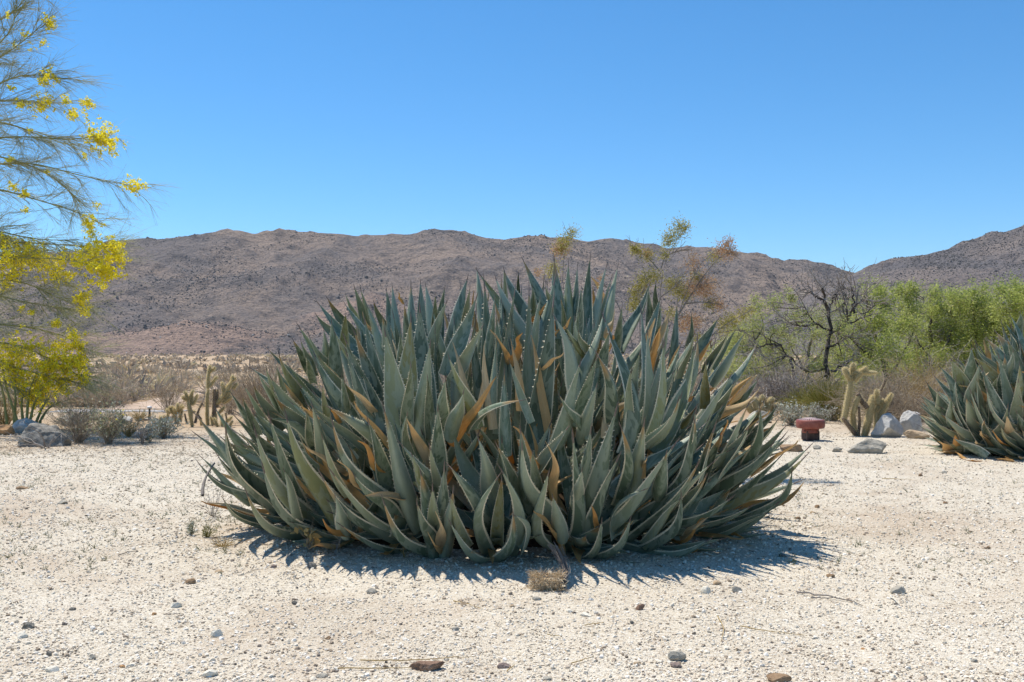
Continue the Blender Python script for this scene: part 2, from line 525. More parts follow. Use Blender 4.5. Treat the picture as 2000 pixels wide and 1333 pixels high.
MT = dict(
    ground=ground_mat(),
    hills=hill_mat("hillside", (0.37, 0.285, 0.225), (0.245, 0.21, 0.19), (0.098, 0.09, 0.09), mounds=((-185, 565, 62), (-262, 560, 45), (-95, 640, 48))),
    hill_right=hill_mat("rocky_hillside", (0.36, 0.295, 0.255), (0.255, 0.23, 0.222), (0.125, 0.118, 0.124), 1.5),
    leaf=leaf_mat(), dead=dead_leaf_mat(),
    margin=flat_mat("leaf_margin", (0.63, 0.58, 0.43), 0.55, 0.3, 40, 0.25),  # horny margin and teeth, pale colour raised to paint the sunlit rims
    spine=flat_mat("leaf_spine", (0.17, 0.13, 0.11), 0.5, 0.3, 40, 0.4),
    litter=flat_mat("leaf_litter", (0.055, 0.037, 0.022), 0.95, 0.05, 18, 0.6, bump=0.8),  # old leaf bases, colour darkened to paint shaded gaps between the leaves
    gravel=plant_mat("gravel_stones", [(0.0, (0.16, 0.14, 0.125)), (0.1, (0.30, 0.235, 0.17)), (0.24, (0.53, 0.425, 0.315)), (0.45, (0.67, 0.575, 0.44)), (0.75, (0.73, 0.655, 0.53)), (1.0, (0.81, 0.765, 0.685))], 0.95, spec=0.1, inst=True),
    rock_grey=rock_mat("grey_rock", (0.180, 0.165, 0.133), (0.329, 0.300, 0.245), (0.509, 0.465, 0.378), 9),
    rock_dark=rock_mat("dark_rock", (0.037, 0.036, 0.033), (0.133, 0.125, 0.107), (0.424, 0.390, 0.327), 10),
    rock_white=rock_mat("pale_granite", (0.25, 0.235, 0.21), (0.52, 0.495, 0.445), (0.68, 0.655, 0.60), 9, bump=0.9, bdist=0.03),
    rock_tan=rock_mat("tan_rock", (0.276, 0.180, 0.103), (0.445, 0.320, 0.198), (0.594, 0.480, 0.327), 6),
    rock_orange=rock_mat("rusty_rock", (0.265, 0.120, 0.052), (0.445, 0.240, 0.103), (0.551, 0.360, 0.189), 6),
    rock_quartz=rock_mat("white_quartz", (0.530, 0.470, 0.370), (0.721, 0.660, 0.533), (0.848, 0.790, 0.662), 9),
    rock_purple=rock_mat("purple_stone", (0.127, 0.090, 0.077), (0.233, 0.170, 0.142), (0.360, 0.290, 0.241), 9),
    rock_brown=rock_mat("brown_stone", (0.127, 0.075, 0.039), (0.265, 0.170, 0.095), (0.424, 0.290, 0.172), 9),
    wood_dark=bark_mat("dark_bark", (0.035, 0.029, 0.024), (0.13, 0.11, 0.092)),
    wood_grey=bark_mat("grey_twigs", (0.12, 0.10, 0.085), (0.30, 0.265, 0.235)),
    wood_dry=bark_mat("dry_stems", (0.25, 0.19, 0.13), (0.46, 0.38, 0.28)),
    wood_green=bark_mat("green_bark", (0.21, 0.20, 0.06), (0.38, 0.36, 0.14), 12),
    twig_green=plant_mat("green_twigs", [(0, (0.27, 0.275, 0.12)), (0.6, (0.39, 0.385, 0.19)), (1, (0.50, 0.48, 0.30))]),
    mesquite=plant_mat("mesquite_leaf", [(0, (0.27, 0.33, 0.07)), (0.5, (0.42, 0.47, 0.12)), (0.85, (0.52, 0.55, 0.17)), (1, (0.64, 0.60, 0.30))], 0.6, 0.6),
    mesquite_dull=plant_mat("dusty_leaf", [(0, (0.33, 0.385, 0.10)), (0.6, (0.46, 0.49, 0.16)), (1, (0.56, 0.53, 0.26))], 0.7, 0.4),
    flower=plant_mat("yellow_blossom", [(0, (0.86, 0.72, 0.02)), (0.6, (0.95, 0.86, 0.05)), (1, (0.96, 0.90, 0.16))], 0.6, 0.6),
    creosote=plant_mat("creosote_leaf", [(0, (0.24, 0.215, 0.035)), (0.55, (0.42, 0.365, 0.08)), (1, (0.54, 0.46, 0.16))], 0.45, 0.35),
    rusty=plant_mat("rusty_dry_leaf", [(0, (0.40, 0.21, 0.10)), (0.6, (0.54, 0.34, 0.18)), (1, (0.62, 0.47, 0.30))], 0.8, 0.35),
    brittle=plant_mat("silver_leaf", [(0, (0.27, 0.29, 0.20)), (0.6, (0.44, 0.46, 0.36)), (1, (0.66, 0.67, 0.60))], 0.7, 0.2),
    sage=plant_mat("grey_green_leaf", [(0, (0.22, 0.23, 0.12)), (0.6, (0.35, 0.345, 0.21)), (1, (0.54, 0.52, 0.40))], 0.7, 0.25),
    drytwig=plant_mat("dry_twigs", [(0, (0.26, 0.20, 0.14)), (0.6, (0.43, 0.345, 0.25)), (1, (0.60, 0.51, 0.38))], 0.85, 0.15),
    greytwig=plant_mat("bare_twigs", [(0, (0.16, 0.135, 0.115)), (0.6, (0.31, 0.27, 0.235)), (1, (0.52, 0.47, 0.42))], 0.85),
    straw=plant_mat("straw", [(0, (0.36, 0.235, 0.08)), (0.6, (0.52, 0.375, 0.15)), (1, (0.62, 0.50, 0.27))], 0.6, 0.2),
    grass=plant_mat("yellow_green_grass", [(0, (0.16, 0.19, 0.03)), (0.5, (0.30, 0.29, 0.06)), (1, (0.47, 0.38, 0.12))], 0.6, 0.35),
    scrub=plant_mat("desert_scrub_twigs", [(0, (0.30, 0.245, 0.19)), (0.35, (0.42, 0.345, 0.26)), (0.7, (0.54, 0.44, 0.31)), (0.86, (0.50, 0.43, 0.22)), (1, (0.62, 0.52, 0.33))], 0.9, 0.2),
    hillscrub=plant_mat("hill_scrub_and_rocks", [(0, (0.085, 0.083, 0.08)), (0.5, (0.14, 0.13, 0.115)), (0.78, (0.18, 0.16, 0.14)), (0.95, (0.27, 0.24, 0.21)), (1, (0.42, 0.40, 0.37))], 0.95, spec=0.05, inst=True),
    cholla=plant_mat("cholla_skin", [(0, (0.30, 0.235, 0.11)), (0.6, (0.43, 0.345, 0.175)), (1, (0.53, 0.44, 0.25))], 0.8, nscale=30),
    chspine=plant_mat("cholla_spines", [(0, (0.62, 0.50, 0.24)), (0.6, (0.78, 0.66, 0.38)), (1, (0.86, 0.78, 0.55))], 0.5, 0.4),
    chwood=bark_mat("cholla_wood", (0.07, 0.05, 0.04), (0.24, 0.18, 0.13), 18),
    red=rock_mat("red_paint", (0.10, 0.035, 0.025), (0.235, 0.062, 0.044), (0.33, 0.125, 0.095), 9, 0.5, 0.15, 0.004),
    redtop=flat_mat("sheen_pink_metal", (0.48, 0.34, 0.31), 0.5, 0.45, 30, 0.25),  # pale pink carries the painted sheen of the vent's glossy top
    hole=flat_mat("dark_slot", (0.03, 0.02, 0.02), 0.9, 0.1),
    rust=flat_mat("rusty_post", (0.085, 0.055, 0.045), 0.8, 0.2, 20, 0.6, bump=0.5),
    concrete=flat_mat("concrete", (0.38, 0.36, 0.34), 0.9, 0.1, 4, 0.15),
    whitecap=flat_mat("white_cap", (0.74, 0.74, 0.73), 0.4, 0.4),
    darkmetal=flat_mat("dark_metal", (0.06, 0.06, 0.065), 0.5, 0.4),
    trail=flat_mat("trail_sand", (0.47, 0.36, 0.27), 0.95, 0.05, 3, 0.15),
    fibre=plant_mat("tan_fibres", [(0, (0.46, 0.31, 0.16)), (0.5, (0.68, 0.52, 0.32)), (1, (0.82, 0.70, 0.50))], 0.8, 0.2),
    stub=rock_mat("pale_pith", (0.42, 0.28, 0.15), (0.62, 0.47, 0.29), (0.76, 0.63, 0.44), 26),
    barkpiece=rock_mat("bark_piece", (0.06, 0.035, 0.025), (0.22, 0.13, 0.085), (0.42, 0.28, 0.19), 14),
)

# ------------------------------------------------------------------ the setting: ground, hills
def G(x, y):
    """height of the ground"""
    x = np.asarray(x, float); y = np.asarray(y, float)
    near = 0.016 * fbm(x * 0.9, y * 0.9, octaves=3, seed=3) + 0.007 * fbm(x * 6, y * 6, octaves=2, seed=5) + 0.009 * fbm(x * 2.6, y * 2.6, octaves=2, seed=15)
    far = np.clip((y - 15) / 40, 0, 1) * 0.28 * fbm(x * 0.09, y * 0.09, octaves=3, seed=9)
    return near + far

def make_ground():
    ys = [-8.0]
    while ys[-1] < 1600:
        y = ys[-1]
        ys.append(y + (0.5 if y < 2 else 0.055 if y < 7.5 else max(0.09, 0.02 * y)))
    ys = np.array(ys); nx = 170
    u = np.linspace(-1, 1, nx)
    hw = 5.5 + 0.85 * np.abs(ys)
    X = u[None] * hw[:, None]; Y = np.repeat(ys[:, None], nx, 1)
    Z = G(X, Y)
    V = np.stack([X, Y, Z], -1)
    idx = np.arange(len(ys) * nx).reshape(len(ys), nx)
    q = np.stack([idx[:-1, :-1], idx[:-1, 1:], idx[1:, 1:], idx[1:, :-1]], -1).reshape(-1, 4)
    return tag(Acc().add(V, q).build("ground", MT["ground"]), kind="structure")
make_ground()

def interp_profile(prof, px):
    p = np.array(prof, float)
    return np.interp(px, p[:, 0], p[:, 1])

RIDGE = [(-700, 560), (-300, 530), (0, 505), (90, 498), (170, 487), (215, 471), (270, 466), (310, 470), (380, 460), (430, 450), (470, 450), (495, 456), (540, 452), (600, 452), (640, 455),
         (690, 460), (740, 458), (800, 457), (850, 448), (880, 448), (915, 455), (950, 463), (985, 467), (1030, 460), (1070, 463), (1110, 464), (1150, 471), (1180, 466), (1210, 466), (1260, 475),
         (1300, 485), (1340, 481), (1380, 484), (1430, 490), (1480, 498), (1500, 501), (1530, 510), (1575, 507), (1610, 513), (1650, 527), (1675, 532), (1760, 548), (1900, 575), (2300, 640), (2700, 680)]
RIGHT = [(1330, 700), (1400, 672), (1470, 632), (1560, 585), (1640, 548), (1675, 533), (1720, 515), (1760, 503), (1810, 496), (1850, 486), (1900, 471), (1950, 456), (2000, 441), (2150, 405), (2400, 360), (2800, 330)]

class Hill:
    def __init__(s, prof, yf, yc, seed, amp, a0, a1, mounds=()):
        s.prof, s.yf, s.yc, s.seed, s.amp, s.a0, s.a1, s.mounds = prof, yf, yc, seed, amp, a0, a1, mounds
    def z(s, a, t):
        """a = x/y azimuth, t = 0 at the foot, 1 on the crest"""
        px = 1000 + F * a
        y = s.yf + (s.yc - s.yf) * t
        x = a * y
        crest = (690 - interp_profile(s.prof, px)) / F * s.yc + CAM_H
        tt = np.clip(t, 0, 1)
        shp = np.where(t < 1, 0.62 * tt + 0.38 * tt ** 2, 1 - 0.9 * (t - 1))
        wx = 14 * fbm(x / 80, y / 80, octaves=3, seed=s.seed + 40)
        n = 0.65 * fbm((x + wx) / 62 + 3, y / 210, octaves=6, seed=s.seed, ridged=True, gain=0.55) + 0.35 * fbm(x / 130, y / 130, octaves=4, seed=s.seed + 7)
        n2 = fbm(x / 22, y / 22, octaves=4, seed=s.seed + 20)
        w = np.clip(t * 6, 0, 1) * (1 - np.clip((t - 0.55) / 0.45, 0, 1) ** 2 * 0.93)
        z = crest * shp + s.amp * (n - 0.2) * w + 1.7 * n2 * np.clip(t * 8, 0, 1) * np.where(t > 0.9, 0.9, 1) + 4.2 * np.maximum(fbm(x / 13, y / 13, octaves=4, seed=s.seed + 60, gain=.6), 0) * np.clip(t * 4 - .6, 0, 1)
        for (mx, my, mh, rx, ry) in s.mounds:
            z = z + mh * np.exp(-((x - mx) / rx) ** 2 - ((y - my) / ry) ** 2)
        return x, y, z - 2.0 * (1 - np.clip(t * 10, 0, 1)) - 0.4
    def build(s, name, mat, nx, ny):
        a = np.linspace(s.a0, s.a1, nx); t = np.concatenate([np.linspace(-0.12, 1, ny), np.linspace(1.03, 1.5, 12)])
        A, T = np.meshgrid(a, t)
        X, Y, Z = s.z(A, T)
        V = np.stack([X, Y, Z], -1)
        idx = np.arange(A.size).reshape(A.shape)
        q = np.stack([idx[:-1, :-1], idx[:-1, 1:], idx[1:, 1:], idx[1:, :-1]], -1).reshape(-1, 4)
        return tag(Acc().add(V, q).build(name, mat), kind="structure")

H1 = Hill(RIDGE, 520, 900, 11, 19.0, -0.85, 0.85, mounds=((-185, 575, 11, 42, 26), (-262, 565, 7, 26, 22), (-95, 640, 10, 34, 34), (40, 640, 8, 60, 40)))
H1.build("hills", MT["hills"], 560, 170)
H2 = Hill(RIGHT, 380, 600, 31, 11.0, 0.16, 0.95)
H2.build("rocky_hill", MT["hill_right"], 330, 130)

def point_stuff(name, P, S, rnd, mat, seed):
    """countless small lumps: one object, points that carry size and tint, a lump on each"""
    rg = np.random.default_rng(seed)
    n = len(P)
    me = bpy.data.meshes.new(name)
    me.vertices.add(n)
    me.vertices.foreach_set("co", P.astype(np.float32).ravel())
    for nm, tp, fld, data in (("size", 'FLOAT_VECTOR', "vector", S), ("turn", 'FLOAT_VECTOR', "vector", rg.uniform(0, 6.283, (n, 3)) * [0.12, 0.12, 1.0]), ("rnd", 'FLOAT', "value", rnd)):
        a = me.attributes.new(nm, tp, 'POINT')
        a.data.foreach_set(fld, np.asarray(data, np.float32).ravel())
    o = link(name, me)
    ng = bpy.data.node_groups.new(name + "_scatter", 'GeometryNodeTree')
    ng.interface.new_socket("Geometry", in_out='INPUT', socket_type='NodeSocketGeometry')
    ng.interface.new_socket("Geometry", in_out='OUTPUT', socket_type='NodeSocketGeometry')
    gi, go = ng.nodes.new("NodeGroupInput"), ng.nodes.new("NodeGroupOutput")
    m2p = ng.nodes.new("GeometryNodeMeshToPoints")
    ic = ng.nodes.new("GeometryNodeMeshIcoSphere"); ic.inputs['Radius'].default_value = 1.0; ic.inputs['Subdivisions'].default_value = 1
    # make the lump a little angular
    sp = ng.nodes.new("GeometryNodeSetPosition"); rv = ng.nodes.new("FunctionNodeRandomValue"); rv.data_type = 'FLOAT_VECTOR'
    rv.inputs[0].default_value = (-0.28, -0.28, -0.28); rv.inputs[1].default_value = (0.28, 0.28, 0.28)
    sm = ng.nodes.new("GeometryNodeSetMaterial"); sm.inputs['Material'].default_value = mat
    ip = ng.nodes.new("GeometryNodeInstanceOnPoints")
    def named(nm, dt):
        q = ng.nodes.new("GeometryNodeInputNamedAttribute"); q.data_type = dt; q.inputs['Name'].default_value = nm
        return q.outputs['Attribute']
    L = ng.links.new
    L(gi.outputs[0], m2p.inputs['Mesh']); L(m2p.outputs[0], ip.inputs['Points'])
    L(ic.outputs[0], sp.inputs['Geometry']); L(rv.outputs[0], sp.inputs['Offset']); L(sp.outputs[0], sm.inputs['Geometry']); L(sm.outputs[0], ip.inputs['Instance'])
    L(named("size", 'FLOAT_VECTOR'), ip.inputs['Scale'])
    e2r = ng.nodes.new("FunctionNodeEulerToRotation"); L(named("turn", 'FLOAT_VECTOR'), e2r.inputs[0]); L(e2r.outputs[0], ip.inputs['Rotation'])
    L(ip.outputs[0], go.inputs[0])
    me.materials.append(mat)
    md = o.modifiers.new("scatter", 'NODES'); md.node_group = ng
    return o

def hill_scrub():
    rng = np.random.default_rng(5)
    for hill, n, name, label in ((H1, 42000, "hill_scrub", "dark scrub and rocks dotted over the long brown hills"), (H2, 20000, "hill_scrub", "dark scrub and rocks dotted over the nearer rocky hill")):
        a = rng.uniform(max(hill.a0, -0.62), min(hill.a1, 0.62), n * 2); t = rng.uniform(0.0, 1.0, n * 2)
        x, y, z = hill.z(a, t)
        dens = fbm(x / 60, y / 60, octaves=4, seed=hill.seed + 5)
        keep = rng.uniform(0, 1, len(a)) < 0.35 + 1.3 * dens
        P = np.stack([x, y, z + 0.1], -1)[keep][:n]
        m = len(P)
        s = rng.lognormal(-0.95, 0.40, m) * (1.0 if hill is H1 else 0.75)
        rnd = np.clip(rng.normal(0.45, 0.25, m), 0, 1)
        o = point_stuff(name, P, np.stack([s, s * .85, s * .75], 1), rnd, MT["hillscrub"], 3)
        tag(o, label, "scrub", kind="stuff")
hill_scrub()

def gravel():
    rng = np.random.default_rng(8)
    n = 190000
    y = 2.7 + (12.5 - 2.7) * rng.uniform(0, 1, n) ** 1.75
    x = rng.uniform(-1, 1, n) * (0.60 * y + 0.5)
    s = np.clip(rng.lognormal(math.log(0.0034), 0.5, n), 0.0015, 0.012)
    s *= np.clip(y / 5.0, 0.85, 1.05)
    z = G(x, y)
    P = np.stack([x, y, z + s * 0.15], -1)
    rnd = np.clip(rng.beta(1.9, 1.3, n), 0, 1)
    dark = rng.uniform(0, 1, n) < 0.075
    rnd[dark] = rng.uniform(0, 0.15, dark.sum())
    o = point_stuff("gravel", P, np.stack([s * rng.uniform(.8, 1.35, n), s * rng.uniform(.7, 1.1, n), s * rng.uniform(.5, .9, n)], 1), rnd, MT["gravel"], 4)
    tag(o, "fine pale gravel strewn over the sandy garden floor", "gravel", kind="stuff")
gravel()

def desert_scrub():
    """the dry plain between the garden and the foot of the hills"""
    rng = np.random.default_rng(17)
    acc = Acc()
    n = 2900
    y = 19 + 480 * rng.uniform(0, 1, n) ** 2.3
    a = rng.uniform(-0.62, 0.62, n)
    x = a * y
    # the sandy trail stays open
    keep = ~((np.abs(x + 6.7 - (y - 18) * -0.08) < 1.0) & (y < 34))
    dens = fbm(x / 14, y / 14, octaves=3, seed=4)
    keep &= rng.uniform(0, 1, n) < 0.8 + 0.7 * dens
    x, y = x[keep], y[keep]
    for i in range(len(x)):
        w = rng.uniform(0.5, 1.15) * (1 + 0.002 * y[i]); h = w * rng.uniform(0.34, 0.6)
        m = 120 if y[i] < 45 else 40 if y[i] < 110 else 18
        d = nrm(rng.normal(size=(m, 3)) * [1, 1, 0.7]); d[:, 2] = np.abs(d[:, 2])
        r = rng.uniform(0.35, 1, m)[:, None] ** 0.6
        c = d * r * [w * 0.55, w * 0.55, h] + [x[i], y[i], float(G(x[i], y[i]))]
        L = w * rng.uniform(0.2, 0.42, m) * (1 if m > 100 else 1.3)
        base = np.clip(rng.normal(0.45, 0.22), 0, 1)
        cards(acc, c, nrm(d * [1, 1, 1.2] + 0.5 * rng.normal(size=(m, 3))), rng.normal(size=(m, 3)), L, L * (0.11 if m > 100 else 0.36 if m > 30 else 0.7), np.clip(base + rng.normal(0, 0.12, m), 0, 1))
    tag(acc.build("desert_scrub", MT["scrub"], smooth=False), "dry grey brown scrub covering the plain before the hills", "scrub", kind="stuff")
desert_scrub()

def sheet(name, pts, mat, lift=0.004):
    """a patch of ground surface, its outline given in plan"""
    bm = bmesh.new()
    vs = [bm.verts.new((x, y, 0)) for x, y in pts]
    bm.faces.new(vs)
    bmesh.ops.triangulate(bm, faces=bm.faces[:])
    bmesh.ops.subdivide_edges(bm, edges=bm.edges[:], cuts=7, use_grid_fill=True)
    for v in bm.verts:
        v.co.z = float(G(v.co.x, v.co.y)) + lift
    ret = bmesh.ops.extrude_face_region(bm, geom=bm.faces[:])         # it has a thickness that sinks into the soil
    for v in ret['geom']:
        if isinstance(v, bmesh.types.BMVert): v.co.z -= 0.15
    bmesh.ops.recalc_face_normals(bm, faces=bm.faces[:])
    me = bpy.data.meshes.new(name); bm.to_mesh(me); bm.free()
    me.materials.append(mat)
    return tag(link(name, me), kind="structure")

sheet("trail", [(-7.3, 17.9), (-6.2, 17.9), (-6.9, 21), (-7.7, 25), (-8.9, 31), (-9.4, 31), (-8.5, 25), (-7.7, 21)], MT["trail"], 0.006)
sheet("walkway", [(-7.9, 17.0), (-5.75, 16.95), (-5.65, 17.6), (-7.9, 17.75)], MT["concrete"], 0.008)

# ------------------------------------------------------------------ agave leaves
WPROF = np.array([(0, .93), (.1, .96), (.2, 1.0), (.3, .985), (.4, .92), (.5, .81), (.6, .67), (.7, .515), (.78, .385), (.85, .268), (.91, .168), (.96, .09), (1, .025)])
VV = np.array([-1.0, -.92, -.62, -.25, .25, .62, .92, 1.0])

def leaf_arrays(bow, recurve=0.0, twist=0.0, gutter=0.05, dead=False, seed=0, rows=17):
    """one leaf along +Z with chord 1, full width 1 in Y, its inner face towards +X; returns verts, faces, slots, (v, s, 0)"""
    rg = np.random.default_rng(seed)
    s = np.linspace(0, 1, rows)
    x = -bow * np.sin(math.pi * s ** 0.85) + recurve * np.sin(2 * math.pi * s)
    yc = 0.0 * s
    if dead:
        x = x + 0.03 * np.sin(s * 9 + seed) * s
        yc = 0.25 * np.sin(s * 5 + seed * 2) * s
    path = np.stack([x, np.zeros_like(s), s], 1)
    T = nrm(np.gradient(path, axis=0)); Nn = np.stack([T[:, 2], 0 * s, -T[:, 0]], 1)
    w = np.interp(s, WPROF[:, 0], WPROF[:, 1])
    w = w * (1 + 0.03 * np.sin(s * 7 + seed))
    thick = (0.040 * (1 - s) + 0.007) * np.interp(s, [0, .15, 1], [1.1, 1, 0.55])
    gut = gutter * w * (1 + (1.4 * s if dead else 0.25 * s))
    if dead:
        thick = thick * 0.18 + 0.002
    tw = twist * s ** 1.5
    V, UV = [], []
    for side in (1, 0):                      # inner face then outer face
        for i in range(rows):
            for v in VV:
                e = v * v
                off = gut[i] * (e - 0.35) + (thick[i] * (1 - e) * 0.28 if side else -thick[i] * (1 - e))
                yy = 0.5 * w[i] * v
                if dead:
                    off += 0.004 * math.sin(3.0 * v + 8 * s[i] + seed)
                off2 = off * math.cos(tw[i]) + 0.16 * yy * math.sin(tw[i])
                yy2 = yy * math.cos(tw[i]) - off * math.sin(tw[i]) / 0.16
                p = path[i] + Nn[i] * off2 + np.array([0, yy2 + yc[i], 0])
                V.append(p); UV.append((v, s[i], 0))
    V = np.array(V); UV = np.array(UV)
    m = len(VV); Fc, Mi = [], []
    o = rows * m
    for i in range(rows - 1):
        for j in range(m - 1):
            a = i * m + j
            mi = 1 if j in (0, m - 2) and not dead else 0
            Fc.append((a, a + 1, a + m + 1, a + m)); Mi.append(mi)
            Fc.append((o + a, o + a + m, o + a + m + 1, o + a + 1)); Mi.append(mi)
    V, UV = [V], [UV]
    Fc = np.array(Fc); Mi = list(Mi)
    T3 = []
    n = 2 * rows * m
    if not dead:
        for sgn in (-1, 1):
            for q in np.arange(0.10, 0.90, 0.036):
                q = q + rg.uniform(-0.008, 0.008)
                i = min(int(q * (rows - 1)), rows - 2); f = q * (rows - 1) - i
                j = 0 if sgn < 0 else m - 1
                e = V[0][i * m + j] * (1 - f) + V[0][(i + 1) * m + j] * f
                tt = nrm(V[0][(i + 1) * m + j] - V[0][i * m + j]); nn = Nn[i]
                sz = 0.0112 * rg.uniform(0.5, 1.35)
                out = np.array([0, sgn * sz / 0.15, 0])
                hook = tt * sz * (0.35 if rg.uniform() < 0.7 else -0.4)
                V.append(np.array([e - tt * sz * 0.55, e + tt * sz * 0.55, e + nn * sz * 0.35 - out * 0.08, e - nn * sz * 0.3 - out * 0.08, e + out + hook + nn * sz * 0.25]))
                UV.append(np.tile([sgn, q, 0], (5, 1)))
                T3 += [(n, n + 2, n + 4), (n + 2, n + 1, n + 4), (n + 1, n + 3, n + 4), (n + 3, n, n + 4)]
                n += 5
    return np.concatenate(V), Fc, np.array(Mi), np.array(T3).reshape(-1, 3), np.concatenate(UV), path, T

def leaf_variant(name, mats, **kw):
    V, Fc, Mi, T3, UV, path, T = leaf_arrays(**kw)
    a = Acc(); a.v = [V]; a.f = [Fc] + ([T3] if len(T3) else []); a.m = [Mi] + ([np.full(len(T3), 1)] if len(T3) else [])
    a.r = [np.full(len(V), .5)]; a.extra = [UV]; a.n = len(V)
    me = a.mesh(name, mats)
    sp = Acc()
    tip = path[-1]; d = T[-1]
    k = 5
    P = np.stack([tip - d * 0.03, tip + d * 0.03, tip + d * 0.085])[None]
    base = Acc(); tubes(base, P, np.array([[0.0062, 0.0045, 0.0006]]), 5)
    sv_ = base.v[0]; sv_[:, 1] = sv_[:, 1] / 0.16
    sp.add(sv_, base.f[0])
    return dict(me=me, V=V, Fc=Fc, Mi=Mi, T3=T3, UV=UV, spine=sp.mesh("terminal_spine", MT["spine"]), sV=sv_, sF=base.f[0])

LM = [MT["leaf"], MT["margin"]]
BOWS = [0.0, 0.045, 0.09, 0.14, 0.2]
VAR = {}
for bi, bw in enumerate(BOWS):
    for k, (rc, tws, gt) in enumerate(((0.0, 0.0, 0.035), (0.022, 0.25, 0.06), (-0.015, -0.3, 0.045), (0.03, 0.5, 0.075))):
        VAR[(bi, k)] = leaf_variant("leaf", LM, bow=bw, recurve=rc, twist=tws, gutter=gt, seed=bi * 4 + k)
DEADV = [leaf_variant("dry_leaf", [MT["dead"]], bow=b, recurve=r_, twist=t_, gutter=g_, dead=True, seed=50 + i) for i, (b, r_, t_, g_) in
         enumerate(((0.03, 0.015, 0.5, 0.016), (0.06, -0.02, -0.7, 0.022), (-0.03, 0.02, 0.9, 0.02), (0.015, 0.01, 0.3, 0.028), (0.05, 0.025, 1.2, 0.018)))]

def leaf_matrix(B, T, hint, W):
    B = np.asarray(B, float); T = np.asarray(T, float)
    L = np.linalg.norm(T - B); z = (T - B) / L
    x = hint - np.dot(hint, z) * z
    if np.linalg.norm(x) < 1e-3:
        x = np.cross(z, [0, 1, 0])
    x = nrm(x); y = np.cross(z, x)
    M = np.eye(4); M[:3, 0] = x * L; M[:3, 1] = y * W; M[:3, 2] = z * L; M[:3, 3] = B
    return M

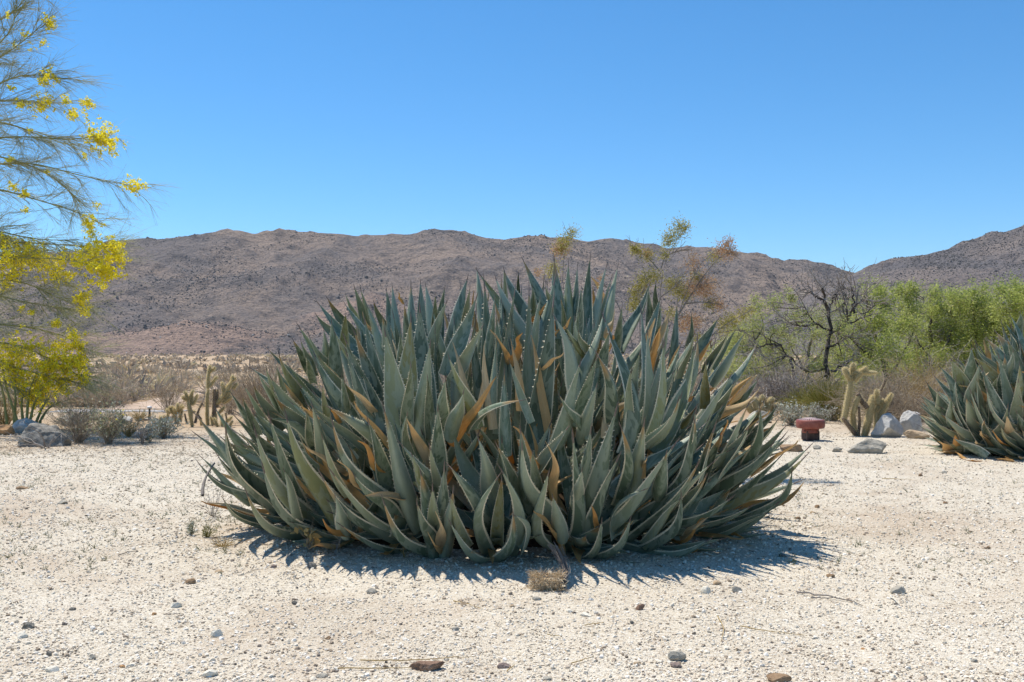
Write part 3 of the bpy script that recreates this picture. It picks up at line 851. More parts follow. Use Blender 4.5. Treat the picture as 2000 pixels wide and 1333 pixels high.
class Clump:
    def __init__(s, centre, radii, base, seed):
        s.c, s.r, s.base, s.rng = np.array(centre, float), np.array(radii, float), np.array(base, float), np.random.default_rng(seed)
        s.dead_w = 0.82
        s.leaves = []                          # (matrix, variant, kind, score)
    def depth(s, px, py, k=1.0):
        """depth at which the sight line meets the mound of leaf tips"""
        d = at(px, py, 1.0) - [0, 0, CAM_H]
        o = (np.array([0, 0, CAM_H]) - s.c) / (s.r * k); dd = d / (s.r * k)
        A, Bq, Cq = np.dot(dd, dd), 2 * np.dot(o, dd), np.dot(o, o) - 1
        disc = Bq * Bq - 4 * A * Cq
        return (-Bq - math.sqrt(disc)) / (2 * A) if disc > 0 else -Bq / (2 * A)
    def trace(s, rows, org, sc):
        rng = s.rng
        for row in rows:
            kind = row[0]
            pts = np.array(row[1:-1], float).reshape(-1, 2) * sc + org
            wpx = row[-1] * sc
            tip, base = pts[0], pts[-1]
            Dt = s.depth(*tip, 0.98)
            Lpx = np.linalg.norm(tip - base)
            Db = max(s.depth(*base, 0.8), Dt - 0.12)
            Db = min(Db, Dt + 0.75 * Lpx * pxm(Dt) + 0.05)
            Tp, Bp = at(*tip, Dt), at(*base, Db)
            if Bp[2] < 0.03:
                gx, gy = ground_at(*base)
                Bp = at(*base, gy * 0.985)
            if Tp[2] < 0.02: Tp[2] = 0.02
            ext = (Bp - Tp) * (0.4 if kind == 'd' else 0.25); ext[1] += 0.16 if kind == 'd' else 0.10
            Bp = Bp + ext
            Bp[2] = max(Bp[2], 0.015)
            L = np.linalg.norm(Tp - Bp)
            W = wpx * pxm((Dt + Db) / 2) * 1.17
            bulge = 0.0; hint = np.zeros(3)
            u = (tip - base) / max(Lpx, 1)
            if len(pts) > 2:
                mid = pts[1] - (base + tip) / 2
                mid = mid - np.dot(mid, u) * u
                bulge = np.linalg.norm(mid) / Lpx
                hint[0], hint[2] = -mid[0], mid[1]
                hint = nrm(hint) if bulge > 0.015 else hint * 0
            out = u[0]                          # leaves that lie out sideways look up with the inner face
            low = base[1] > 960
            sgn = 1.0 if rng.uniform() < (0.78 if low else 0.6) else -1.0   # +1: outer face to the camera
            if kind == 'i': sgn = -1.0
            wgt = 0.9 if bulge > 0.03 else 1.2
            hint = hint * min(1.0, bulge / 0.06) + np.array([rng.normal(0, .22) - 0.3 * u[0], sgn * wgt * (1 - 0.45 * abs(out)), 0.75 * abs(out)])
            b = min(0.15, bulge / 0.85 + abs(rng.normal(0.0, 0.016)))
            s.put(Bp, Tp, hint, W, b, kind, 1e6 + L * W)
    def spikes(s, n, env, x0, x1, ymax, cx, half, wpx=(15, 27), lpx=(120, 230)):
        """more blades between the others, leaning outwards with the distance from the middle"""
        rng = s.rng
        ex = np.array(env, float)
        for _ in range(n):
            x = rng.uniform(x0, x1)
            top = np.interp(x, ex[:, 0], ex[:, 1]) + 8
            y = top + (ymax - top) * rng.uniform(0, 1) ** 1.25
            if y > 730 and abs(x - cx) < half * 0.6:
                continue
            f = np.clip((y - 540) / 420, 0, 1)
            ang = R((x - cx) / half * (26 + 48 * f) + rng.normal(0, 7))
            l = rng.uniform(*lpx); tip = np.array([x, y]); base = tip + l * np.array([-math.sin(ang), math.cos(ang)])
            Dt = s.depth(*tip, 0.90) + 0.08
            Db = min(max(s.depth(*base, 0.72), Dt), Dt + 0.8 * l * pxm(Dt))
            T, B = at(*tip, Dt), at(*base, Db)
            B[2] = max(B[2], 0.03); T[2] = max(T[2], 0.05)
            sgn = 1.0 if rng.uniform() < 0.6 else -1.0
            hint = np.array([-math.sin(ang) * .5 + rng.normal(0, .3), sgn, .6 * abs(math.sin(ang))])
            s.put(B, T, hint, rng.uniform(*wpx) * pxm(Dt), abs(rng.normal(0.02, 0.025)), 'd' if rng.uniform() < 0.2 else 'g', 10 - Dt)
    def put(s, Bp, Tp, hint, W, b, kind, score):
        rng = s.rng
        if kind == 'd':
            W = W * s.dead_w
            v = DEADV[rng.integers(len(DEADV))]
        else:
            bi = int(np.argmin([abs(b - q) for q in BOWS]))
            v = VAR[(bi, int(rng.integers(4)))]
        s.leaves.append((leaf_matrix(Bp, Tp, hint, W), v, 'd' if kind == 'd' else 'g', score))
    def rosette(s, p, axis, n, L, W, spread=(8, 62), dead=2, lim=None):
        rng = s.rng
        axis = nrm(np.array(axis, float))
        e1 = nrm(np.cross(axis, [0.3, 0.9, 0.2])); e2 = np.cross(axis, e1)
        for i in range(n + dead):
            f = (i + 0.5) / n
            isd = i >= n
            if isd: f = rng.uniform(0.8, 1.1)
            ang = i * 2.39996 + rng.normal(0, 0.15)
            th = R(spread[0] + (spread[1] - spread[0]) * min(f, 1.1) ** 0.8 + rng.normal(0, 4))
            rad = math.cos(ang) * e1 + math.sin(ang) * e2
            d = math.cos(th) * axis + math.sin(th) * rad
            d = nrm(d + np.array([0, 0, 0.28 * f]))
            l = L * (0.72 + 0.36 * min(f, 1) ** 0.5) * rng.uniform(0.86, 1.1)
            B = p + rad * 0.05 - axis * 0.05 * f
            B[2] = max(B[2], 0.03)
            T = B + d * l
            if lim is not None:
                for _ in range(6):
                    if np.sum(((T - s.c) / (s.r * lim)) ** 2) > 1:
                        T = B + (T - B) * 0.9
            T[2] = max(T[2], 0.04)
            hint = -rad * math.cos(th) + axis * math.sin(th)
            nearness = -T[1] - 0.4 * (T[1] - B[1])
            s.put(B, T, hint, W * rng.uniform(0.8, 1.15) * (0.8 if isd else 1), abs(rng.normal(0.04, 0.03)), 'd' if isd else 'g', nearness)
    def build(s, name, label, cat, limit=300, dead_limit=120):
        rt = root(name, tuple(s.base), label, cat)
        order = sorted(range(len(s.leaves)), key=lambda i: -s.leaves[i][3])
        cnt = {'g': 0, 'd': 0}
        mass = {'g': Acc(), 'd': Acc()}; spm = Acc()
        Minv = Matrix.Translation(-Vector(s.base))
        for i in order:
            M, v, k, sc = s.leaves[i]
            cnt[k] += 1
            if cnt[k] <= (limit if k == 'g' else dead_limit):
                o = link("leaf" if k == 'g' else "dry_leaf", v["me"], rt)
                o.matrix_basis = Minv @ Matrix(M.tolist())
                if k == 'g':
                    link("terminal_spine", v["spine"], o)
            else:
                Mv = M.copy(); Mv[:3, 3] -= s.base
                Vw = v["V"] @ Mv[:3, :3].T + Mv[:3, 3]
                uv = v["UV"].copy(); uv[:, 2] = s.rng.uniform()
                a = mass[k]; n0 = a.n
                a.v.append(Vw); a.r.append(np.full(len(Vw), .5)); a.extra.append(uv)
                a.f.append(v["Fc"] + n0); a.m.append(v["Mi"])
                if len(v["T3"]):
                    a.f.append(v["T3"] + n0); a.m.append(np.full(len(v["T3"]), 1))
                a.n += len(Vw)
                if k == 'g':
                    spm.add(v["sV"] @ Mv[:3, :3].T + Mv[:3, 3], v["sF"])
        for k, nm, mats in (('g', "inner_leaves", LM), ('d', "inner_dry_leaves", [MT["dead"]])):
            if mass[k].n:
                o = mass[k].build(nm, mats, rt); o["kind"] = "stuff"
        if spm.n:
            spm.build("inner_leaf_spines", MT["spine"], rt)["kind"] = "stuff"
        return rt
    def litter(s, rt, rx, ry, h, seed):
        """the heap of old leaf bases under the rosettes, coloured near-black for shaded gaps"""
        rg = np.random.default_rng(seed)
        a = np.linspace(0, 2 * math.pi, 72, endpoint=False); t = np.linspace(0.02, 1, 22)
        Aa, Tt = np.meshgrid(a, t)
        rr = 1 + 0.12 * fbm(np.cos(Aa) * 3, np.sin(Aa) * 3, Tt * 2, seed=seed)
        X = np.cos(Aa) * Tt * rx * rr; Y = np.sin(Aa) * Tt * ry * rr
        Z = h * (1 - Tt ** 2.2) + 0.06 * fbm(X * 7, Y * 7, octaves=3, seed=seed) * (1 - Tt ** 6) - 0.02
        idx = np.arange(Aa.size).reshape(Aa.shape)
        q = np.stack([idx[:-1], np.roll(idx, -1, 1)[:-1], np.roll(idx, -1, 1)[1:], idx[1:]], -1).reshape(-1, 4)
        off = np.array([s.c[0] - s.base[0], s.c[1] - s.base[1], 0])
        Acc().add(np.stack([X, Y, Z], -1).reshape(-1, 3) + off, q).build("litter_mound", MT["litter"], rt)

# --- the big clump; every row: kind, tip, (middle,) base, width, in the pixels of an enlarged crop of the photograph
BIG = Clump((0.0, 6.0, 0.45), (1.80, 1.58, 1.03), (0.0, 6.0, 0.0), 21)
A_ROWS = [
 ('g',570,805,740,960,1000,1250,80),('g',770,740,880,970,75),('g',830,740,885,960,55),('g',820,640,930,830,1120,1180,115),('g',950,540,1100,730,75),('g',970,455,1090,600,1250,820,90),
 ('g',1040,415,1240,740,95),('g',1180,380,1240,560,45),('g',1175,455,1270,600,1390,760,80),('g',1250,330,1330,640,78),('g',1300,350,1380,660,64),('g',1350,480,1470,900,80),('g',1400,440,1480,680,62),
 ('g',1500,350,1545,760,84),('g',1545,320,1570,740,76),('g',1690,310,1690,900,112),('g',1765,290,1772,720,84),('g',1805,310,1860,680,84),('g',1880,390,1870,640,54),('g',1955,330,1890,660,64),('g',1968,445,1830,800,92),
 ('i',1760,500,1772,1180,190),('i',1690,580,1660,1200,160),('g',1490,690,1580,1360,175),('g',1330,590,1480,1360,135),('g',1180,740,1440,1430,155),('g',1190,850,1360,1430,110),('g',1250,680,1450,1240,125),
 ('g',940,860,1210,1360,115),('g',980,880,1170,1190,80),('g',1010,660,1020,960,74),('g',1070,600,1085,1000,104),('g',900,720,1030,1000,80),('g',290,1160,420,1430,62),('g',370,1180,450,1430,54),('g',390,1100,540,1430,64),
 ('g',460,1090,620,1390,84),('g',500,1010,600,1240,54),('g',450,965,545,1000,760,1370,95),('g',560,960,660,1290,72),('g',600,1040,820,1430,135),('g',660,850,780,1200,84),('g',1690,940,1665,1360,105),('g',1840,780,1760,1360,124),
 ('g',1820,1030,1835,1430,84),('g',1960,1050,1890,1430,124),('g',640,950,700,1200,50),('g',1470,560,1500,860,70),('g',1640,470,1650,760,60),('g',1180,540,1160,760,70),('g',1100,690,1260,960,80),('g',1610,680,1590,980,70),
 ('g',1150,1020,1165,1300,60),('g',1000,1100,1020,1360,60),('g',870,870,900,1040,60),
 ('d',1210,1110,1370,1340,64),('d',830,1230,900,1350,54),('d',1580,370,1640,310,1600,420,24),('d',1310,520,1440,720,40),('d',1060,1250,1080,1360,44)]
B_ROWS = [
 ('g',130,180,80,420,20,640,115),('g',150,260,110,520,56),('g',200,330,100,600,10,820,132),('g',205,110,245,480,66),('i',265,240,330,1200,152),('g',225,140,420,400,610,720,112),('g',355,180,600,680,104),
 ('g',420,120,590,520,104),('g',415,100,432,330,34),('g',395,180,412,640,64),('g',565,30,640,170,750,430,84),('g',500,290,440,700,405,1180,104),('i',612,280,610,1360,116),('g',640,240,655,460,64),('g',812,200,720,620,610,1100,152),
 ('i',802,370,680,1360,176),('g',810,30,860,520,114),('g',920,70,932,540,86),('g',990,90,970,640,74),('g',1090,20,1060,660,96),('g',1215,90,1170,330,1100,600,86),('g',1255,180,1195,440,1090,680,74),('g',1305,90,1225,540,74),
 ('d',1105,170,1190,310,54),('g',740,240,780,360,44),('g',530,130,532,330,34),('g',1555,220,1490,420,1380,640,104),('g',1545,260,1575,560,66),('g',1605,210,1612,480,54),('g',1640,330,1565,640,64),
 ('g',1490,430,1530,700,1460,1180,114),('g',1540,600,1570,850,1550,1190,114),('g',1340,400,1318,690,64),('g',1200,490,1360,800,1340,1340,126),('g',1190,470,1110,760,1000,1040,96),('g',820,490,905,690,970,1040,126),
 ('g',900,560,1080,850,74),('g',970,500,1005,880,74),('g',1000,590,1110,800,84),('g',1010,850,970,1050,870,1370,134),('g',1140,800,1010,1240,94),('g',1150,780,1230,980,1270,1260,134),('g',1410,900,1380,1370,94),
 ('g',1660,700,1660,1000,1590,1290,124),('g',1770,370,1742,960,86),('g',1880,450,1880,730,46),('g',1930,660,1880,960,1740,1240,134),('g',1900,620,1815,900,74),('g',1800,1100,1700,1290,1540,1420,94),('g',100,1070,10,1370,114),
 ('d',340,950,90,1350,92),('d',330,560,420,800,74),('d',560,600,490,780,84),('d',870,750,770,850,44),('g',550,1130,400,1190,230,1330,84),('g',850,1090,1030,1360,66),('g',1140,1020,1050,1370,94),
 ('d',1280,430,1250,580,66),('d',1630,570,1600,820,66),('d',1600,480,1555,620,54),('g',-10,800,160,1240,104),('g',245,560,50,900,96),('g',1005,430,985,760,60),('g',700,330,650,700,60),('g',345,330,300,700,60),
 ('g',1240,600,1150,1000,110),('g',1480,760,1400,1250,90),('g',1700,520,1650,900,60),('g',860,330,900,600,50),('g',1020,250,1010,560,56),('d',800,370,815,560,40),('d',740,380,660,480,44),('d',1270,620,1200,850,84),('d',940,490,860,570,40)]
C_ROWS = [
 ('g',15,130,250,390,490,740,105),('g',165,75,300,270,440,520,94),('g',20,280,210,480,490,740,84),('g',60,460,170,590,330,760,64),('g',40,510,240,665,490,780,74),('g',245,250,360,510,660,850,135),('g',320,140,450,255,650,520,84),
 ('g',480,270,630,580,920,940,172),('g',590,160,660,420,860,860,162),('g',590,150,760,285,870,480,104),('g',720,150,860,430,1090,930,182),('g',920,50,955,250,975,450,96),('g',540,550,640,760,1020,1030,165),
 ('g',410,740,500,900,780,1090,124),('g',230,790,340,890,520,980,66),('d',110,790,240,870,450,960,66),('d',60,780,200,880,400,950,50),('g',920,60,1090,200,1250,350,66),('g',1060,70,1230,170,1390,330,114),
 ('g',1080,190,1230,470,1520,790,144),('g',1000,300,1050,480,1140,670,84),('g',1360,180,1410,400,1520,720,154),('g',1480,80,1560,420,1670,840,134),('g',1620,360,1740,500,1900,740,114),('g',1080,580,1260,790,1590,990,114),
 ('g',1000,610,1180,800,1620,1080,134),('g',1100,760,1145,1030,104),('g',1480,810,1600,1010,1850,1200,124),('d',1000,940,1120,1030,1240,1100,54),('g',1150,990,1330,1095,1620,1170,66),('d',1820,1040,1890,1200,62),
 ('d',830,330,960,440,1060,540,64),('d',1120,480,1320,700,84),('d',1280,320,1430,530,66),('d',1240,0,1350,180,1500,380,74),('d',1660,130,1810,500,94),('d',1350,740,1620,830,80),('g',1840,380,1880,600,1915,880,114),
 ('g',1660,120,1640,220,1690,450,94),('g',1900,80,1890,540,134),('g',640,0,850,260,110),('g',870,100,900,330,70),('g',380,280,620,620,70),('g',700,560,760,900,80),('g',1250,600,1500,900,110),('g',1700,440,1800,760,100)]
D_ROWS = [
 ('g',840,200,850,520,785,850,116),('g',960,150,930,400,865,780,116),('g',1130,20,1070,300,930,680,156),('g',670,440,630,660,700,850,98),('g',1145,340,1080,540,890,880,116),('g',1035,770,990,910,890,1030,98),
 ('g',1330,550,1210,710,1185,830,118),('g',1530,250,1340,500,1040,760,116),('g',1690,380,1500,620,1240,850,156),('g',1580,590,1520,750,1390,890,86),('g',1760,900,1500,975,1230,900,98),('g',1285,1050,1190,1050,1110,970,88),
 ('g',320,470,215,720,280,900,88),('g',350,480,330,870,88),('g',350,420,440,700,380,900,94),('g',430,720,425,910,320,985,104),('g',445,730,525,830,470,940,88),('g',0,780,80,910,240,1000,88),('g',190,200,240,370,280,600,116),
 ('g',0,400,120,560,210,790,136),('g',0,600,90,880,80),('g',320,250,410,440,500,620,116),('g',490,260,560,470,660,680,136),('g',480,150,535,640,126),('g',1170,130,1200,320,1160,560,86),('g',1325,100,1280,400,1245,600,136),
 ('g',1670,80,1625,260,1500,480,108),('d',650,220,715,420,708,600,56),('d',430,110,600,360,34),('d',590,680,640,800,725,950,64),('d',970,670,995,800,40),('d',1350,310,1350,450,36),('g',1230,760,1180,890,1010,975,116),('g',800,130,620,400,90),
 ('d',1255,755,1215,890,40),('g',1480,300,1450,560,90),('g',1750,460,1640,600,1500,760,90),('g',900,420,870,640,80),('g',700,600,760,860,90),('d',140,960,190,1040,40),('d',1740,740,1620,890,44),('g',560,300,600,560,80)]
E_ROWS = [
 ('g',390,10,285,195,54),('g',440,80,365,250,44),('g',520,85,410,290,48),('g',575,150,490,290,370,450,54),('d',580,300,430,450,54),('g',590,310,470,500,46),('g',680,450,570,620,44),('g',685,520,550,700,44),('g',730,545,650,640,530,790,54),
 ('g',715,600,460,880,76),('g',840,655,710,760,490,920,60),('g',820,705,650,830,420,960,64),('g',760,780,700,870,550,970,40),('d',820,830,660,910,510,970,28),('g',690,930,600,1000,390,1080,54),('g',550,950,430,1005,240,1100,64),
 ('g',450,910,290,995,110,1060,66),('g',410,1110,210,1150,-10,1110,62),('d',510,1100,370,1110,30),('g',450,300,390,430,260,620,74),('g',600,460,595,570,535,720,62),('g',540,440,480,590,360,720,84),('g',370,560,300,760,90,980,104),
 ('g',350,740,210,860,80,1020,74),('g',200,910,70,1110,54),('g',280,470,235,660,130,820,74),('g',275,150,250,330,130,580,104),('g',190,420,120,540,10,640,54),('g',120,140,70,520,64),('g',330,230,342,420,48),('d',350,120,285,240,40),
 ('d',570,290,400,480,54),('d',600,350,390,510,50),('d',100,30,80,220,44),('g',480,60,400,220,30),('g',620,420,520,620,50),('g',660,640,560,740,420,860,60),('g',540,560,430,760,70),('d',780,620,640,760,30),('d',640,470,560,560,34),
 ('g',470,330,380,520,60),('g',410,590,330,800,60),('d',430,520,440,560,420,640,24),('g',640,980,520,1040,360,1090,44),('d',330,1000,260,1100,40),('g',700,700,600,800,480,880,50)]
BIG.trace(A_ROWS, (380, 480), 0.25)
BIG.trace(B_ROWS, (880, 500), 0.25)
BIG.trace(C_ROWS, (380, 780), 0.25)
BIG.trace(D_ROWS, (880, 800), 500 / 1754)
BIG.trace(E_ROWS, (1250, 620), 370 / 948)
BIG.trace([('g', 822, 925, 845, 1060, 34), ('g', 868, 915, 862, 1062, 38), ('g', 845, 955, 852, 1075, 36), ('g', 885, 960, 868, 1080, 30), ('g', 815, 985, 838, 1078, 30), ('d', 850, 1000, 858, 1076, 24)], (0, 0), 1.0)
ENV = [(395, 900), (410, 850), (520, 730), (600, 655), (690, 585), (800, 565), (930, 545), (1030, 530), (1190, 535), (1300, 585), (1400, 650), (1480, 715), (1530, 830), (1560, 900)]
BIG.spikes(165, ENV, 420, 1545, 900, 1000, 560)
n_traced = len(BIG.leaves)
for gx, gy, l_, n_ in ((862, 1052, .52, 15), (1010, 1040, .42, 9), (1180, 1040, .45, 10), (700, 1035, .5, 10), (560, 1020, .45, 8), (1340, 1035, .5, 9)):   # young rosettes along the front edge
    xx, yy = ground_at(gx, gy)
    BIG.rosette(np.array([xx, yy - .04, .14]), np.array([(gx - 1000) / 900, -.35, 1.0]), n_, l_, .10, spread=(6, 46), dead=2)
for ring, (nr, rr, zz, tilt, L, W) in enumerate(((1, 0.0, 0.48, 0, .78, .10), (6, 0.42, 0.44, 14, .78, .10), (11, 0.80, 0.28, 32, .76, .10), (16, 1.12, 0.10, 50, .72, .098))):
    for j in range(nr):
        an = j * 2 * math.pi / nr + ring * 0.37
        rg = BIG.rng
        p = np.array([BIG.c[0] + rr * 1.08 * math.cos(an) + rg.normal(0, .05), BIG.c[1] + rr * 0.95 * math.sin(an) + rg.normal(0, .05), max(0.05, zz + rg.normal(0, .04))])
        ax = np.array([math.sin(R(tilt)) * math.cos(an), math.sin(R(tilt)) * math.sin(an), math.cos(R(tilt))])
        front = math.sin(an) < 0.25
        BIG.rosette(p, ax, 11 if front else 17, L * (0.82 if front else 1.0), W, dead=4 if front else 2, lim=0.78 if front else 1.0)
big_root = BIG.build("agave_clump", "huge grey green agave clump with toothed leaves and orange dry ones in mid garden", "agave")
BIG.litter(big_root, 1.12, 0.96, 0.36, 3)

# --- the second clump at the edge of the picture
SIDE = Clump((5.62, 10.1, 0.45), (1.60, 1.35, 1.12), (5.6, 10.1, 0.0), 44)
SIDE.dead_w = 1.35
S_ROWS = [   # crop (1780, 600), 220 px shown 863 wide
 ('g',765,75,830,190,870,320,90),('g',835,45,860,190,60),('g',650,195,740,300,850,470,100),('g',585,255,680,350,800,500,90),('g',755,205,830,330,80),('i',735,255,820,360,860,480,70),('g',495,310,580,390,680,470,56),('g',595,335,690,420,760,520,60),
 ('g',480,385,590,450,690,560,70),('i',305,405,370,500,440,640,104),('g',225,465,330,590,420,740,90),('g',180,535,290,640,400,800,90),('g',120,585,220,700,330,860,84),('g',80,680,200,780,320,900,60),('g',55,745,190,850,330,960,60),
 ('g',90,870,230,1010,400,1100,60),('g',150,870,330,1010,540,1120,90),('g',340,560,400,760,520,980,140),('g',270,660,360,820,520,1030,120),('g',460,320,480,560,90),('g',520,440,490,700,80),('g',545,480,620,680,760,900,120),('g',455,650,560,860,740,1040,110),
 ('i',670,380,720,560,800,850,110),('g',780,340,770,560,70),('g',715,380,740,620,90),('g',830,440,850,700,80),('g',660,540,640,700,60),('g',820,570,830,850,90),('g',580,640,700,820,860,980,110),('g',250,830,400,960,560,1080,100),('g',200,640,240,860,56),
 ('g',560,870,640,1070,90),('g',690,920,780,1020,870,1100,60),('g',300,690,330,860,60),('g',420,700,520,930,100),('g',500,560,560,760,70),('d',310,995,420,1100,70),('d',520,930,560,1030,650,1080,70),('d',200,1030,330,1130,70),('d',470,1010,620,1110,60),
 ('d',620,950,780,1080,60),('d',705,850,840,980,70),('d',330,1110,500,1175,50),('d',640,1150,800,1190,50),('d',590,500,640,610,50),('g',330,1010,560,1160,80),('g',140,960,320,1110,60)]
SIDE.trace(S_ROWS, (1780, 600), 220 / 863)
SIDE.spikes(60, [(1800, 830), (1850, 690), (1900, 650), (1950, 620), (2100, 590), (2300, 640)], 1815, 2150, 850, 2080, 300, (10, 18), (70, 130))
for ring, (nr, rr, zz, tilt, L, W) in enumerate(((1, 0.0, 0.5, 0, .8, .13), (6, 0.45, 0.42, 16, .78, .125), (10, 0.80, 0.24, 36, .76, .12), (13, 1.02, 0.08, 54, .7, .115))):
    for j in range(nr):
        an = j * 2 * math.pi / nr + ring * 0.3
        rg = SIDE.rng
        p = np.array([SIDE.c[0] + rr * math.cos(an) + rg.normal(0, .05), SIDE.c[1] + rr * 0.88 * math.sin(an) + rg.normal(0, .05), max(0.05, zz + rg.normal(0, .04))])
        ax = np.array([math.sin(R(tilt)) * math.cos(an), math.sin(R(tilt)) * math.sin(an), math.cos(R(tilt))])
        SIDE.rosette(p, ax, 15, L, W, dead=3, lim=0.93)
side_root = SIDE.build("agave_clump", "blue green agave clump cut off by the edge beside the white boulders", "agave", 160, 50)
SIDE.litter(side_root, 1.05, 0.95, 0.4, 7)

# ------------------------------------------------------------------ rocks
_ICO = {}
def ico(level):
    if level not in _ICO:
        bm = bmesh.new()
        bmesh.ops.create_icosphere(bm, subdivisions=level, radius=1.0)
        V = np.array([v.co[:] for v in bm.verts]); Fc = np.array([[v.index for v in f.verts] for f in bm.faces])
        bm.free(); _ICO[level] = (V, Fc)
    return _ICO[level]

def rock_mesh(name, seed, size, mat, level=3, planes=14, rough=0.06, flat=0.0):
    rg = np.random.default_rng(seed)
    V, Fc = ico(level); V = V.copy()
    for _ in range(planes):
        n = nrm(rg.normal(size=3) * [1, 1, 0.8]); d = rg.uniform(0.56, 0.94) if level > 2 else rg.uniform(0.5, 0.85)
        ex = np.maximum(V @ n - d, 0)
        V = V - ex[:, None] * n * 0.94
    lo, hi = V.min(0), V.max(0)
    V = (V - (lo + hi) / 2) / (hi - lo) * 2
    V = V * (1 + rough * fbm(V[:, 0] * 2.2 + seed, V[:, 1] * 2.2, V[:, 2] * 2.2, octaves=6, seed=seed, gain=.6)[:, None])
    V[:, 2] = np.where(V[:, 2] < -0.72, -0.72, V[:, 2])
    if level >= 3:
        tz = (V[:, 2:3] + 0.72) / 1.72
        V[:, :2] *= np.clip(1.03 - 0.26 * np.clip(tz, 0, 1) ** 1.3, 0.3, 2)
    V = V * np.array(size) / 2
    V[:, 2] -= V[:, 2].min()
    return Acc().add(V, Fc).mesh(name, mat, smooth=False if level < 3 else True)

def rock(px, py, w, h, mat, label, name="stone", cat="stone", group=None, seed=0, d=0.8, rz=None, sink=0.08, level=2, planes=12, rough=0.05):
    """px, py: where its foot meets the ground in the photograph; w, h in photograph pixels"""
    x, y = ground_at(px, py)
    m = pxm(y)
    me = rock_mesh(name, seed, (w * m, w * m * d, h * m * 1.08), MT[mat], level, planes, rough)
    if level >= 3:
        me.polygons.foreach_set("use_smooth", np.full(len(me.polygons), True))
    o = link(name, me, None, (x, y + w * m * d * 0.42, float(G(x, y)) - h * m * sink))
    o.rotation_euler[2] = (seed * 1.7 % 0.7 - 0.35) if rz is None else rz
    return tag(o, label, cat, group)

B_ = dict(name="boulder", cat="boulder", level=5, planes=22, rough=0.13)
rock(72, 874, 108, 50, "rock_dark", "dark grey craggy boulder in front of the palo verde stems", seed=3, d=0.7, **{**B_, "rough": 0.24})
rock(40, 846, 62, 34, "rock_white", "pale flat topped boulder behind the dark craggy boulder", seed=5, **B_)
rock(2, 852, 38, 22, "rock_orange", "rusty orange boulder at the picture's edge under the yellow blossoms", seed=8, **B_)
rock(128, 832, 40, 24, "rock_white", "pale rounded boulder peeping out behind the dry brittlebush", seed=9, **B_)
rock(196, 824, 36, 15, "rock_tan", "low tan boulder behind the silvery brittlebush", seed=12, **B_)
rock(240, 826, 32, 13, "rock_white", "low white boulder beside the concrete walkway", seed=14, **B_)
rock(1744, 856, 64, 54, "rock_white", "big pale granite boulder right behind the cholla", seed=21, rz=0.2, **B_)
rock(1786, 852, 54, 57, "rock_white", "tall white boulder between pale granite boulder and edge agave", seed=26, rz=0.6, **B_)
rock(1794, 858, 52, 20, "rock_tan", "low tan slab leaning at the foot of the white boulder", seed=29, **{**B_, "d": 0.6})
rock(1702, 887, 80, 33, "rock_grey", "broad flat grey rock lying in front of the cholla", seed=33, rz=-0.05, **{**B_, "d": 0.55, "rough": 0.2})
rock(1486, 826, 62, 28, "rock_grey", "mottled grey boulder half hidden by agave tips near silver bush", seed=37, **B_)
rock(1548, 882, 52, 16, "rock_brown", "low brown half buried rock beside the agave tips", seed=41, **B_)
rock(1597, 879, 16, 10, "rock_grey", "small grey stone in front of the red vent", seed=43)
rock(1637, 884, 19, 12, "rock_grey", "small pointed grey stone left of the broad flat rock", seed=45)

